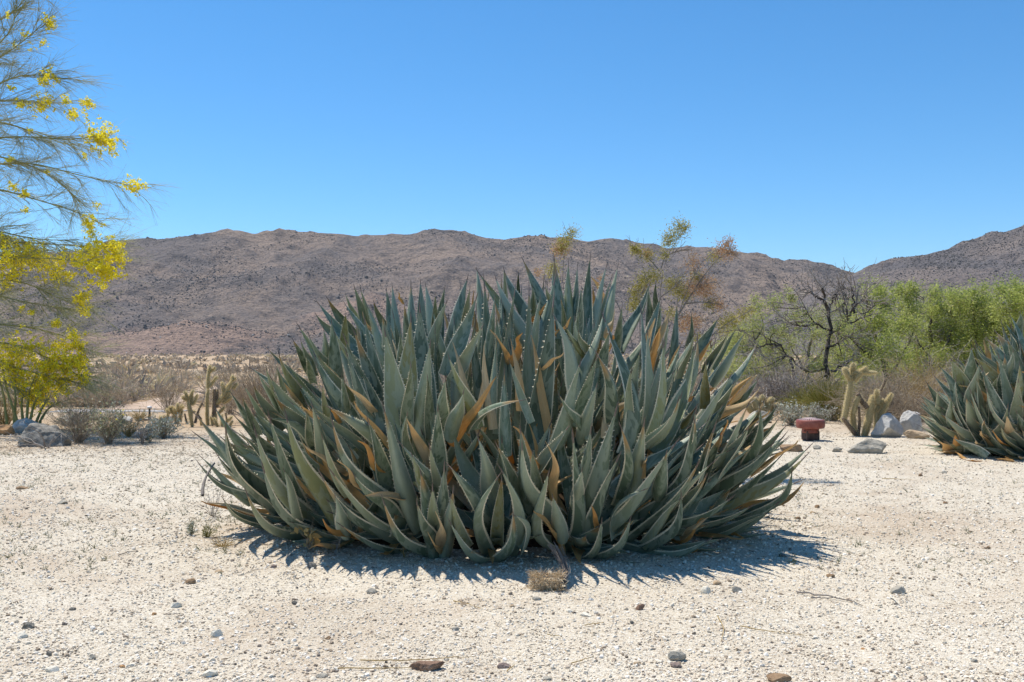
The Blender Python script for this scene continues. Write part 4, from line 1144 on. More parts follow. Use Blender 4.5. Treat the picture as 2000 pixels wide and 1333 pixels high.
STONES = [
 (51, 1232, 28, 17, "rock_dark", "dark lumpy stone above a white pebble in the near corner"), (39, 1252, 26, 15, "rock_quartz", "white pebble just below the dark lumpy stone"),
 (421, 1246, 26, 20, "rock_quartz", "whitish angular stone alone on the near gravel"), (370, 1147, 23, 14, "rock_brown", "brownish wedge stone on open gravel before the agave"),
 (725, 1163, 24, 14, "rock_grey", "grey stone just outside the agave shadow tips"), (608, 1112, 22, 17, "rock_dark", "dark blue grey stone inside the leaf shadows"),
 (533, 1110, 14, 10, "rock_purple", "small purplish stone at the shadow's end"), (341, 1190, 26, 14, "rock_quartz", "flat white stone sunk in the gravel"),
 (139, 1191, 15, 8, "rock_dark", "little dark flat pebble on bare gravel"), (289, 1103, 14, 8, "rock_grey", "little grey pebble among brown crumbs"),
 (574, 1188, 12, 10, "rock_dark", "tiny dark upright pebble on pale sand"), (94, 1288, 13, 12, "rock_dark", "dark pointed chip close to the corner"),
 (178, 1293, 18, 14, "rock_grey", "grey mottled pebble right of the dark chip"), (406, 1328, 36, 18, "rock_quartz", "large white stone cut by the bottom edge"),
 (984, 1307, 32, 15, "rock_purple", "purplish grey stone beside the bark piece"), (1324, 1290, 40, 26, "rock_grey", "largest smooth grey stone on the near gravel"),
 (1322, 1304, 26, 13, "rock_purple", "purple stone touching the largest grey one"), (1049, 1175, 20, 9, "rock_grey", "flat grey stone under the fibrous stump"),
 (1379, 1164, 22, 19, "rock_quartz", "bright white angular stone at the shadow edge"), (1402, 1147, 18, 12, "rock_tan", "tan stone behind the bright white one"),
 (1440, 1159, 22, 17, "rock_grey", "grey round stone next to the bright white one"), (1757, 1164, 34, 19, "rock_grey", "grey rough stone alone on the open gravel"),
 (1530, 1090, 16, 10, "rock_dark", "dark stone inside the shadow at the agave's side"), (1552, 1101, 12, 9, "rock_orange", "small orange stone beside the agave shadow"),
 (1597, 992, 11, 9, "rock_brown", "small brown stone standing past the agave tips"), (1589, 1003, 13, 7, "rock_tan", "small tan stone below the brown one"),
 (1560, 1015, 12, 9, "rock_brown", "small brown stone close to the agave tips"), (1799, 930, 9, 8, "rock_brown", "little brown stone near the edge agave"),
 (1846, 926, 12, 7, "rock_grey", "little grey stone near the edge agave shadow"), (426, 1118, 20, 8, "rock_tan", "flat tan crumb of rock on gravel"),
 (1235, 1220, 10, 9, "rock_dark", "tiny black pebble on the near gravel"), (889, 1235, 16, 10, "rock_grey", "pale grey pebble in the middle foreground"),
 (1624, 1134, 18, 10, "rock_brown", "flat brown stone past the agave shadow"), (1144, 1203, 26, 9, "rock_quartz", "flat whitish stone level with the gravel"),
 (1742, 1135, 10, 6, "rock_tan", "tan crumb behind the rough grey stone"), (40, 958, 26, 9, "rock_brown", "flat brown clod far out on the sand"),
 (119, 989, 22, 9, "rock_grey", "grey flat stone among dry seedlings"), (1112, 1196, 14, 8, "rock_quartz", "small white pebble behind the flat whitish stone"),
 (1000, 1190, 12, 8, "rock_tan", "small tan pebble among straw bits"), (905, 1187, 14, 10, "rock_tan", "small creamy pebble with straw over it"),
 (1848, 982, 10, 6, "rock_brown", "little brown pebble on the wide bare gravel"), (1930, 1072, 12, 8, "rock_brown", "brown pebble on bare gravel near the picture's edge"),
 (1245, 1300, 16, 7, "rock_tan", "buff pebble left of the largest grey stone"), (1905, 1288, 14, 9, "rock_grey", "grey speckled pebble in the near corner gravel"),
 (1525, 1332, 54, 18, "rock_brown", "brown clod cut by the bottom edge"), (640, 1252, 13, 9, "rock_brown", "rusty brown pebble near the picture's middle"),
 (300, 1207, 10, 7, "rock_orange", "tiny rust coloured pebble on gravel"), (238, 1310, 12, 7, "rock_orange", "rust flake near the bottom edge"),
 (1687, 1262, 10, 6, "rock_orange", "orange brown pebble right of the straw"), (98, 1318, 30, 14, "rock_quartz", "pale pinkish pebble near the bottom corner"),
 (1070, 1330, 22, 8, "rock_grey", "blue grey flat pebble at the bottom edge"), (627, 1330, 26, 10, "rock_grey", "blue grey stone sunk at the bottom edge")]
for i, (px, py, w, h, mt, lb) in enumerate(STONES):
    rock(px, py, w * .92, h * .95, mt, lb, seed=100 + i * 3, d=0.75, planes=9 + i % 5, sink=0.2, level=2, group="loose stones on the gravel")

def bark_piece():
    x, y = ground_at(835, 1316); m = pxm(y)
    me = rock_mesh("bark_piece", 77, (76 * m, 30 * m, 22 * m), MT["barkpiece"], 4, 10, 0.22)
    o = link("bark_piece", me, None, (x, y + 0.01, float(G(x, y)) - 0.003)); o.rotation_euler[2] = 0.08
    tag(o, "brown cracked piece of bark lying across straws", "bark")
    x, y = ground_at(1253, 1194); m = pxm(y)
    me = rock_mesh("bark_piece", 79, (24 * m, 10 * m, 14 * m), MT["barkpiece"], 3, 8, 0.25)
    o = link("bark_piece", me, None, (x, y + 0.01, float(G(x, y)) - 0.002)); o.rotation_euler[1] = -0.5
    tag(o, "small dark curled bark chip before the agave shadow", "bark")
bark_piece()

def stick(name, pts, r, mat, label, cat, lift=0.004):
    """a thin stick lying on the ground along pixel points"""
    P = []
    for px, py in pts:
        x, y = ground_at(px, py)
        P.append((x, y, float(G(x, y)) + r + lift))
    k = 12
    P = resample(P, k); rg = np.random.default_rng(len(label))
    P[:, :2] += rg.normal(0, r * 0.6, (k, 2)); P[:, 2] += np.abs(rg.normal(0, r * 0.8, k))
    base = P[0].copy(); a = Acc()
    tubes(a, (P - base)[None], taper(1, k, r, r * 0.45), 5, 0, [0.5])
    tag(a.build(name, MT[mat], loc=tuple(base)), label, cat, "straws and twigs on the gravel")
STK = [
 ("straw", [(705, 1298), (760, 1303), (860, 1297), (925, 1291)], .0022, "straw", "long straw running behind the bark piece"), ("straw", [(660, 1315), (730, 1317), (810, 1314)], .0022, "straw", "straw lying left of the bark piece"),
 ("straw", [(1445, 1229), (1500, 1236), (1578, 1242)], .002, "straw", "long straight straw on the open gravel"), ("straw", [(1402, 1213), (1415, 1235), (1408, 1257)], .002, "straw", "bent straw left of the long straight one"),
 ("twig", [(1555, 1160), (1620, 1171), (1650, 1176), (1685, 1188)], .004, "wood_grey", "pale grey forked twig past the shadow"), ("twig", [(1585, 1172), (1640, 1174)], .003, "wood_grey", "thin grey twig resting by the forked one"),
 ("twig", [(1738, 1172), (1748, 1182), (1757, 1190)], .003, "rock_quartz", "white curved sliver below the rough grey stone"), ("twig", [(230, 1086), (250, 1081), (265, 1078)], .003, "wood_grey", "short brown twig on the far sand"),
 ("straw", [(1142, 1224), (1180, 1219)], .002, "straw", "short golden straw in the near gravel"), ("straw", [(1068, 1246), (1098, 1247)], .0018, "straw", "tiny straw lying crosswise in the foreground"),
 ("straw", [(885, 1180), (910, 1186), (940, 1195)], .002, "straw", "straw crossing the creamy pebble"), ("straw", [(1115, 1303), (1140, 1295), (1160, 1290)], .002, "straw", "straw right of the purplish grey stone"),
 ("straw", [(990, 1316), (1005, 1303)], .002, "straw", "curled straw end by the bottom middle"), ("twig", [(320, 1208), (355, 1207)], .002, "wood_grey", "thin dark twig below the flat white stone"),
 ("twig", [(1722, 935), (1780, 937)], .003, "straw", "far straw lying before the edge agave")]
for nm, pts, r, mt, lb in STK:
    stick(nm, pts, r, mt, lb, nm)
def arched_twig():
    pts = [at(419, 905, 5.6), at(402, 930, 5.5), at(395, 955, 5.4), at(396, 968, 5.36)]
    g = ground_at(396, 969); pts[-1][2] = max(pts[-1][2], 0.01)
    P = resample(pts, 10); base = P[-1].copy(); a = Acc()
    tubes(a, (P - base)[None], taper(1, 10, .005, .009), 6, 0, [0.4])
    tag(a.build("dry_stalk", MT["wood_grey"], loc=tuple(base)), "grey arched dry stalk beside the agave's outermost tips", "stalk")
arched_twig()

def fibrous_stump():
    """the frayed end of an old agave leaf"""
    rg = np.random.default_rng(4)
    x, y = ground_at(1068, 1157); m = pxm(y)
    z0 = float(G(x, y))
    rt = root("agave_stump", (x, y, z0), "frayed tan fibrous agave stump lying before the big clump", "stump")
    L, r = 60 * m, 15 * m
    core = rock_mesh("core", 91, (L * 0.82, r * 1.5, r * 1.7), MT["stub"], 4, 3, 0.3)
    o = link("core", core, rt, (0, 0.02, 0.0))
    n = 800
    a = rg.uniform(0, 6.283, n); t = rg.uniform(-0.5, 0.5, n)
    S = np.stack([t * L, 0.02 + r * np.cos(a) * 0.95, r * (1 + np.sin(a) * 0.98)], 1)
    D = np.stack([np.sign(t) * 0.7 + 0.6 * rg.normal(size=n), np.cos(a) * 0.5, np.sin(a) * 0.5], 1) + 0.35 * rg.normal(size=(n, 3))
    P = sprays(rg, S, D, rg.uniform(0.008, 0.045, n), 4, 0.4, -0.05)
    P[..., 2] = np.maximum(P[..., 2], 0.001)
    ac = Acc(); tubes(ac, P, taper(n, 4, .0014, .0006), 3, 0, rg.uniform(0, 1, n))
    ac.build("fibres", MT["fibre"], rt)["kind"] = "stuff"
    # the fibrous strap that still ties it to the plant
    n = 60
    S = np.array([[0.06, 0.03, 0.03]]) + rg.normal(0, 0.008, (n, 3))
    E = at(1082, 1070, y + 0.22) - [x, y, z0]
    t = np.linspace(0, 1, 7)[None, :, None]
    P = S[:, None] * (1 - t) + (E + rg.normal(0, 0.012, (n, 3)))[:, None] * t + np.array([0.03, 0, -0.02]) * np.sin(t * math.pi) + rg.normal(0, 0.0025, (n, 7, 3))
    ac = Acc(); tubes(ac, P, taper(n, 7, .002, .0012), 3, 0, rg.uniform(0, .7, n))
    ac.build("strap", MT["greytwig"], rt)["kind"] = "stuff"
fibrous_stump()

# ------------------------------------------------------------------ red vent cap
def vent():
    x, y = ground_at(1586, 862)
    m = pxm(y); y += 0.06
    z0 = float(G(x, y))
    rt = root("vent_pipe", (x, y, z0), "red mushroom shaped metal vent on a short rusty post", "vent")
    a = Acc(); box(a, (0, 0, 10 * m), (26 * m, 26 * m, 20 * m), rz=0.15); a.build("post", MT["rust"], rt, smooth=False)
    a = Acc(); lathe(a, [(0.0, 15 * m), (16 * m, 15 * m), (16.5 * m, 16 * m), (16.5 * m, 23 * m), (16 * m, 24 * m)], 40); a.build("collar", MT["red"], rt)
    r = 27.5 * m
    a = Acc(); lathe(a, [(15 * m, 23.5 * m), (r * .88, 24 * m), (r * .97, 25.5 * m), (r, 28 * m), (r, 36 * m), (r * .985, 38.5 * m), (r * .95, 40.2 * m), (r * .90, 41.2 * m), (r * .86, 41.0 * m), (r * .82, 39.5 * m), (0.0, 39.0 * m)], 56)
    cap = a.build("cap", MT["red"], rt)
    a = Acc(); lathe(a, [(r * .42, 41.9 * m), (r * .85, 40.0 * m)], 40); a.build("slot_floor", MT["hole"], cap)
    n = 34
    a = Acc()
    z0_, z1_ = 41.3 * m, 43.6 * m
    hw = r * 0.034
    V = np.array([(r * .86, -hw, z0_), (r * .86, hw, z0_), (r * .42, hw * .7, z1_), (r * .42, -hw * .7, z1_), (r * .86, -hw, z0_ - 2 * m), (r * .86, hw, z0_ - 2 * m), (r * .42, hw * .7, z1_ - 2 * m), (r * .42, -hw * .7, z1_ - 2 * m)])
    a.add(V, [[0, 1, 2, 3], [7, 6, 5, 4], [4, 5, 1, 0], [5, 6, 2, 1], [6, 7, 3, 2], [7, 4, 0, 3]])
    me = a.mesh("rib", MT["redtop"], False)
    for i in range(n):
        o = link("rib", me, cap); o.rotation_euler[2] = i * 2 * math.pi / n
    a = Acc(); lathe(a, [(0.0, 41.5 * m), (r * .43, 41.6 * m), (r * .44, 43.6 * m), (r * .38, 44.1 * m), (0.0, 44.4 * m)], 40); a.build("crown_plate", MT["redtop"], cap)
    for k in range(4):                       # bolts round the collar
        an = k * math.pi / 2 + 0.6
        a = Acc(); lathe(a, [(0, 0), (1.5 * m, 0), (1.5 * m, 1.2 * m), (0, 1.4 * m)], 6)
        o = a.build("bolt", MT["rust"], rt, smooth=False); o.location = (16.3 * m * math.cos(an), 16.3 * m * math.sin(an), 19.5 * m); o.rotation_euler = (0, math.pi / 2, an)
vent()

def path_light():
    x, y = ground_at(292, 822); m = pxm(y); z0 = float(G(x, y))
    rt = root("path_light", (x, y, z0), "short path light with white cap beside the far walkway", "lamp")
    a = Acc(); box(a, (2 * m, 0, 1.5 * m), (26 * m, 12 * m, 3 * m)); a.build("base_slab", MT["concrete"], rt, smooth=False)
    a = Acc(); lathe(a, [(0.0, 2.5 * m), (2.6 * m, 2.5 * m), (2.2 * m, 8 * m), (1.9 * m, 24 * m)], 14); a.build("post", MT["darkmetal"], rt)
    a = Acc(); lathe(a, [(0, 23 * m), (4.5 * m, 23 * m), (4.8 * m, 25 * m), (3.8 * m, 27 * m), (0, 28 * m)], 18); a.build("cap", MT["whitecap"], rt)
path_light()

# ------------------------------------------------------------------ cholla cactuses
def cholla_joint(rt, rg, pts, w, D, woody=False, spines=1.0, base=None):
    """one cylindrical joint with low tubercles and a coat of spines; pts in photograph pixels"""
    P = np.array([at(px, py, D + dd) for (px, py, dd) in pts])
    k = 9
    P = resample(P, k)
    Lw = np.linalg.norm(np.diff(P, axis=0), axis=1).sum()
    r = w * pxm(D) / 2
    prof = np.array([.80, .95, 1, 1, 1, .98, .94, .8, .25]) if not woody else np.linspace(1.05, .7, k)
    k2 = 26
    t = np.linspace(0, 1, k2); Pk = np.stack([np.interp(t, np.linspace(0, 1, k), P[:, i]) for i in range(3)], 1)
    rk = r * np.interp(t, np.linspace(0, 1, k), prof)
    ac = Acc(); tubes(ac, Pk[None], rk[None], 12, 0, [rg.uniform(0, 1)])
    # tubercles: push every other vertex out
    V = ac.v[0].reshape(k2, 12, 3); c = Pk[:, None]
    bump = 1 + (0.13 if not woody else 0.08) * np.where((np.arange(k2)[:, None] + np.arange(12)[None]) % 2, 1, -1)[..., None]
    V2 = c + (V - c) * bump
    tip = Pk[-1] + nrm(Pk[-1] - Pk[-2]) * r * 0.25
    n0 = k2 * 12
    ac.v[0] = np.concatenate([V2.reshape(-1, 3), tip[None]]); ac.r[0] = np.append(ac.r[0], ac.r[0][0]); ac.n += 1
    ac.f.append(np.array([[n0 - 12 + i, n0 - 12 + (i + 1) % 12, n0] for i in range(12)])); ac.m.append(np.zeros(12, int))
    o = shift(ac, base).build("stem_joint" if not woody else "woody_stem", MT["chwood" if woody else "cholla"], rt)
    if spines > 0:
        n = int(spines * 2500 * Lw / 0.3 * (r / 0.03) ** 0.5)
        i = rg.uniform(0.02, 1, n); idx = np.minimum((i * (k2 - 1)).astype(int), k2 - 2)
        T = nrm(Pk[idx + 1] - Pk[idx]); A = nrm(np.cross(T, [0.2, 0.5, 0.84])); Bv = np.cross(T, A)
        an = rg.uniform(0, 6.283, n)
        nn = np.cos(an)[:, None] * A + np.sin(an)[:, None] * Bv
        f = (i * (k2 - 1) - idx)[:, None]
        S = Pk[idx] * (1 - f) + Pk[idx + 1] * f + nn * (rk[idx] * 0.98)[:, None]
        d = nrm(nn + 0.55 * rg.normal(size=(n, 3)) + 0.35 * T * np.clip(i - 0.6, 0, 1)[:, None] * 3)
        L = rg.uniform(0.012, 0.030, n)
        sp = Acc(); cards(sp, S + d * (L / 2)[:, None], d, rg.normal(size=(n, 3)), L, 0.0016, rg.uniform(0, 1, n))
        shift(sp, o.location[:] if False else base).build("spines", MT["chspine"], o)["kind"] = "stuff"

def cholla(label, baseppx, D, joints, seed, org, sc, spines=1.0):
    rg = np.random.default_rng(seed)
    b = at(*(np.array(baseppx) * sc + org), D); b[2] = float(G(b[0], b[1]))
    rt = root("cholla_cactus", tuple(b), label, "cactus", "cholla cactuses")
    for j in joints:
        kind, w, pts = j[0], j[1], j[2:]
        pp = []
        for q in range(0, len(pts), 2):
            X, Y = pts[q] * sc + org[0], pts[q + 1] * sc + org[1]
            pp.append((X, Y, rg.normal(0, 0.02) if q else 0.0))
        cholla_joint(rt, rg, pp, w * sc * 0.94, D, kind == 'w', spines * (0.25 if kind == 'w' else 0.5 if kind == 'k' else 1.0), b)
    return rt
cholla("tall cholla with golden spiny arms in front of the pale boulder", (950, 1020), 12.1, [
 ('w', 50, 945, 1030, 880, 960, 790, 840), ('k', 56, 796, 880, 838, 680, 872, 470), ('c', 48, 868, 480, 880, 400, 892, 330), ('c', 50, 866, 500, 830, 430, 798, 372), ('c', 50, 895, 500, 940, 440, 965, 390),
 ('c', 34, 880, 425, 1000, 420, 1112, 424), ('c', 36, 960, 415, 990, 390, 1010, 370), ('k', 52, 905, 990, 885, 880, 882, 760), ('k', 46, 890, 800, 915, 700, 938, 640), ('w', 56, 1025, 745, 965, 690, 930, 620),
 ('w', 30, 935, 1000, 950, 880, 940, 740), ('c', 62, 985, 1030, 1035, 850, 1068, 630), ('k', 40, 1080, 1030, 1105, 900, 1095, 750), ('c', 42, 1112, 720, 1108, 640, 1104, 578), ('c', 42, 1090, 780, 1130, 730, 1172, 668),
 ('c', 46, 1118, 860, 1180, 740, 1245, 612), ('w', 26, 1190, 480, 1170, 540, 1145, 590)], 5, np.array((1480, 640)), 0.21)
oL, sL = np.array((300, 680)), 180 / 1333
cholla("tall slim cholla rising highest of the group by the agave", (790, 1130), 13.9, [
 ('k', 46, 785, 1120, 770, 800, 790, 580), ('c', 42, 785, 590, 790, 420, 818, 248), ('c', 32, 805, 350, 850, 320, 890, 278), ('c', 36, 800, 565, 860, 490, 922, 408), ('c', 34, 790, 1140, 775, 1050, 765, 920), ('k', 36, 700, 1180, 690, 1090, 680, 1010)], 6, oL, sL)
cholla("thick trunked cholla with slanting arm behind agave tips", (900, 1150), 14.0, [
 ('w', 72, 860, 1130, 880, 850, 880, 600), ('w', 42, 920, 860, 925, 720, 925, 600), ('c', 56, 915, 810, 1020, 690, 1135, 470), ('c', 40, 1015, 640, 1000, 560, 990, 490), ('c', 34, 1050, 590, 1062, 560, 1070, 525), ('c', 34, 1135, 480, 1138, 440, 1148, 400),
 ('c', 34, 1130, 470, 1160, 450, 1190, 432), ('c', 44, 1140, 590, 1175, 560, 1210, 510), ('c', 50, 1030, 740, 1070, 690, 1110, 620), ('c', 46, 1000, 790, 1070, 760, 1130, 700), ('c', 40, 940, 940, 990, 900, 1025, 845), ('k', 40, 900, 1120, 895, 1020, 900, 940)], 7, oL, sL)
cholla("mid sized cholla with short crowded arms and dark dead branch", (560, 1150), 13.7, [
 ('k', 50, 560, 1140, 530, 950, 495, 770), ('c', 42, 500, 780, 480, 700, 450, 625), ('c', 40, 470, 750, 435, 730, 412, 700), ('c', 40, 545, 830, 550, 740, 548, 650), ('c', 36, 560, 830, 605, 760, 632, 665), ('c', 36, 500, 760, 540, 680, 575, 605),
 ('k', 36, 550, 930, 580, 925, 605, 920), ('w', 40, 600, 1090, 640, 920, 705, 795), ('w', 30, 690, 1030, 655, 990, 640, 950), ('k', 50, 545, 1000, 530, 880, 500, 800)], 8, oL, sL)
cholla("low bushy cholla with many pale fingers beside silver shrub", (330, 1110), 14.2, [
 ('c', 34, 330, 1110, 315, 960, 300, 860), ('c', 34, 320, 980, 260, 920, 230, 845), ('c', 34, 330, 960, 350, 880, 345, 795), ('c', 32, 345, 950, 390, 890, 412, 815), ('c', 32, 215, 1040, 205, 990, 205, 940), ('c', 32, 110, 1060, 105, 1020, 100, 985),
 ('c', 32, 390, 1060, 388, 1010, 385, 960), ('c', 32, 240, 950, 200, 920, 190, 880), ('c', 32, 180, 1040, 160, 1010, 150, 980), ('c', 32, 370, 920, 400, 880, 440, 840), ('c', 30, 300, 900, 270, 870, 262, 840), ('k', 34, 330, 1110, 380, 1020, 420, 900),
 ('w', 34, 520, 1165, 480, 1090, 450, 950), ('c', 30, 250, 1060, 270, 1020, 280, 980)], 9, oL, sL)
cholla("small tangled cholla at the foot of the thick trunked one", (1020, 1140), 13.6, [
 ('c', 34, 990, 1130, 985, 1050, 990, 960), ('w', 34, 1050, 1140, 1060, 1040, 1040, 940), ('c', 34, 1060, 1060, 1110, 1020, 1140, 990), ('c', 34, 930, 1140, 900, 1070, 870, 1010), ('k', 34, 1100, 1140, 1120, 1090, 1150, 1050), ('k', 34, 850, 1120, 840, 1040, 820, 990)], 10, oL, sL)
cholla("pale cholla clump showing behind the agave's upper tips", (1470, 1000), 15.0, [
 ('c', 14, 1480, 806, 1478, 790, 1470, 776), ('c', 14, 1490, 806, 1490, 790, 1488, 772), ('c', 14, 1500, 806, 1504, 790, 1508, 776), ('c', 13, 1470, 806, 1462, 795, 1458, 784), ('c', 13, 1510, 812, 1515, 800, 1520, 788), ('k', 14, 1488, 820, 1488, 812, 1488, 804),
 ('c', 13, 1478, 820, 1474, 812, 1470, 804), ('c', 13, 1500, 822, 1503, 812, 1506, 804)], 11, np.array((0.0, 0.0)), 1.0, 0.55)

# ------------------------------------------------------------------ shrubs, grasses, trees
def polyline_px(pts, D, dspread, rg, k=12):
    """a limb: pixel points with a gently wandering depth"""
    n = len(pts)
    dd = np.cumsum(rg.normal(0, dspread, n)); dd -= dd[0]
    P = [at(x, y, D + d) for (x, y), d in zip(pts, dd)]
    return resample(P, k)

def shrub(name, label, cat, px, py, w, h, D=None, stems=40, twigs=6, leaves=0, leaf=(0.02, 0.008), mats=("drytwig", "brittle"), seed=0, flowers=0, fmat="flower", r=0.0028, grav=0.02, spread=0.9, lean=(0, 0), group=None, wander=0.16):
    """a small bush: stems from the root, twigs, leaves and blossoms; px, py its foot, w, h its size in photograph pixels"""
    rg = np.random.default_rng(seed)
    if D is None:
        x, y = ground_at(px, py)
    else:
        y = D; x = (px - 1000) / F * D
    m = pxm(y); W, Hh = w * m, h * m
    z = float(G(x, y))
    rt = root(name, (x, y, z), label, cat, group)
    d = nrm(np.stack([rg.normal(0, spread * W / (2 * Hh), stems) + lean[0], rg.normal(0, spread * W / (2 * Hh), stems) + lean[1], np.ones(stems)], 1))
    S = rg.normal(0, W * 0.05, (stems, 3)); S[:, 2] = -0.01
    L = Hh * rg.uniform(0.65, 1.1, stems) / np.maximum(d[:, 2], 0.55)
    P = sprays(rg, S, d, L * 0.95, 7, wander, grav)
    P[..., 2] = np.maximum(P[..., 2], 0.0 + 0.004)
    a = Acc(); tubes(a, P, taper(stems, 7, r, r * 0.45), 4, 0, rg.uniform(0, 1, stems))
    tips = P
    if twigs:
        S2, D2 = spawn(rg, P, twigs, 0.3, 1.0, 0.7)
        P2 = sprays(rg, S2, D2, np.repeat(L, twigs) * rg.uniform(0.15, 0.36, len(S2)), 5, 0.25, grav)
        P2[..., 2] = np.maximum(P2[..., 2], 0.004)
        tubes(a, P2, taper(len(P2), 5, r * 0.6, r * 0.35), 3, 0, rg.uniform(0, 1, len(P2)))
        tips = P2
    a.build("stems", MT[mats[0]], rt)["kind"] = "stuff"
    def on_tips(n, t0):
        i = rg.integers(0, len(tips), n); k = tips.shape[1]
        j = np.minimum((rg.uniform(t0, 1, n) * (k - 1)).astype(int), k - 1)
        return tips[i, j] + rg.normal(0, leaf[0] * 0.5, (n, 3))
    if leaves:
        C = on_tips(leaves, 0.25); C[:, 2] = np.maximum(C[:, 2], 0.01)
        b = Acc(); cards(b, C, randdir(rg, leaves) + [0, 0, 0.5], rg.normal(size=(leaves, 3)), leaf[0] * rg.uniform(0.6, 1.3, leaves), leaf[1], rg.uniform(0, 1, leaves))
        b.build("foliage", MT[mats[1]], rt, smooth=False)["kind"] = "stuff"
    if flowers:
        C = on_tips(flowers, 0.8)
        b = Acc()
        for q in range(3):
            cards(b, C, randdir(rg, flowers), rg.normal(size=(flowers, 3)), 0.022, 0.016, rg.uniform(0, 1, flowers))
        b.build("blossoms", MT[fmat], rt, smooth=False)["kind"] = "stuff"
    return rt

# left: brittlebush and dry bushes between the boulders and the cholla
shrub("brittlebush", "dry brittlebush with bare tan stems right of the dark boulder", "shrub", 155, 866, 76, 72, stems=70, twigs=6, leaves=160, leaf=(.035, .016), mats=("drytwig", "sage"), seed=2)
shrub("brittlebush", "leafy silver brittlebush with dark base standing tallest beside the dry one", "shrub", 212, 868, 62, 78, stems=60, twigs=7, leaves=750, leaf=(.04, .018), mats=("drytwig", "sage"), seed=3, flowers=8)
shrub("brittlebush", "silver leaved brittlebush near the low bushy cholla", "shrub", 318, 856, 50, 44, stems=60, twigs=6, leaves=900, leaf=(.036, .017), mats=("drytwig", "brittle"), seed=4)
shrub("brittlebush", "small whitish brittlebush in front of the path light", "shrub", 292, 864, 26, 38, stems=34, twigs=5, leaves=380, leaf=(.034, .015), mats=("drytwig", "brittle"), seed=5)
shrub("dry_bush", "small yellowish dry bush left of the path light", "shrub", 252, 854, 40, 36, stems=60, twigs=5, leaves=120, leaf=(.03, .01), mats=("straw", "sage"), seed=6)
shrub("dry_bush", "thin upright brown bush before the path light", "shrub", 278, 868, 18, 38, stems=26, twigs=4, mats=("greytwig", "sage"), seed=7, spread=0.5)
shrub("dry_bush", "dark wiry bush on the trail's far side", "shrub", 262, 785, 44, 34, D=21.0, stems=60, twigs=5, leaves=150, leaf=(.05, .012), mats=("greytwig", "grass"), seed=8)
shrub("dry_bush", "yellow green bush by the walkway", "shrub", 272, 823, 34, 22, stems=46, twigs=5, leaves=160, leaf=(.03, .01), mats=("straw", "sage"), seed=9)
shrub("dry_bush", "bare grey stalks standing in front of the dark boulder", "shrub", 92, 878, 96, 52, stems=11, twigs=1, mats=("greytwig", "sage"), seed=10, spread=1.3, r=.004)
shrub("dry_bush", "low brown brush filling the gap behind the dry brittlebush", "shrub", 150, 838, 90, 50, stems=90, twigs=6, leaves=220, leaf=(.03, .012), mats=("drytwig", "sage"), seed=11)
shrub("dry_bush", "grey bush on the plain right of the yellow blossoms", "shrub", 205, 800, 80, 54, D=18.6, stems=62, twigs=7, mats=("drytwig", "sage"), seed=12, r=.0035)
shrub("dry_bush", "grey bush on the plain left of the tall cholla", "shrub", 330, 806, 80, 56, D=17.2, stems=62, twigs=7, mats=("drytwig", "sage"), seed=13, r=.0035)
shrub("dry_bush", "straw coloured bush at the picture's edge under the palo verde", "shrub", 8, 838, 60, 60, stems=90, twigs=6, mats=("straw", "sage"), seed=14)
shrub("dry_bush", "pinkish dry bush between thick trunked cholla and agave", "shrub", 505, 830, 120, 110, D=14.8, stems=150, twigs=8, mats=("drytwig", "sage"), seed=15, r=.003)
shrub("dry_bush", "faded brown bush left of the agave clump's shoulder", "shrub", 450, 812, 100, 80, D=16.5, stems=62, twigs=7, mats=("drytwig", "sage"), seed=16, r=.003)

# right: bushes around the vent and the cholla
shrub("brittlebush", "round silver brittlebush with brown stems behind the red vent", "shrub", 1546, 832, 50, 44, stems=70, twigs=6, leaves=900, leaf=(.035, .017), mats=("drytwig", "brittle"), seed=20)
shrub("brittlebush", "low grey brittlebush just behind the vent cap", "shrub", 1594, 828, 54, 32, stems=70, twigs=6, leaves=800, leaf=(.033, .015), mats=("greytwig", "brittle"), seed=21)
shrub("grass_clump", "yellow green grass clump between dark mesquite and cholla", "grass clump", 1625, 822, 92, 84, stems=420, twigs=2, mats=("grass", "grass"), seed=22, r=.0035, grav=-0.03)
shrub("grass_clump", "green grass clump under the dark mesquite branches", "grass clump", 1575, 806, 70, 44, stems=320, twigs=2, mats=("grass", "grass"), seed=23, r=.0035, grav=-0.03)
shrub("tumble_bush", "big tangled tan dry bush behind the cholla", "shrub", 1735, 836, 130, 112, stems=260, twigs=9, mats=("drytwig", "sage"), seed=24, r=.003, wander=.3, grav=-.02)
shrub("dry_bush", "straw coloured arching bush above the white boulders", "shrub", 1800, 832, 110, 118, D=14.5, stems=200, twigs=6, mats=("straw", "sage"), seed=25, r=.003, wander=.24, grav=-.03)
shrub("dry_bush", "dark grey twiggy bush behind the edge agave", "shrub", 1830, 818, 120, 110, D=16.0, stems=150, twigs=8, mats=("greytwig", "sage"), seed=26, r=.004, wander=.3)
shrub("dead_brush", "heap of grey dead branches under the dark mesquite", "brush", 1530, 806, 190, 78, D=18.0, stems=230, twigs=8, mats=("greytwig", "sage"), seed=27, r=.006, wander=.34, grav=-.03)

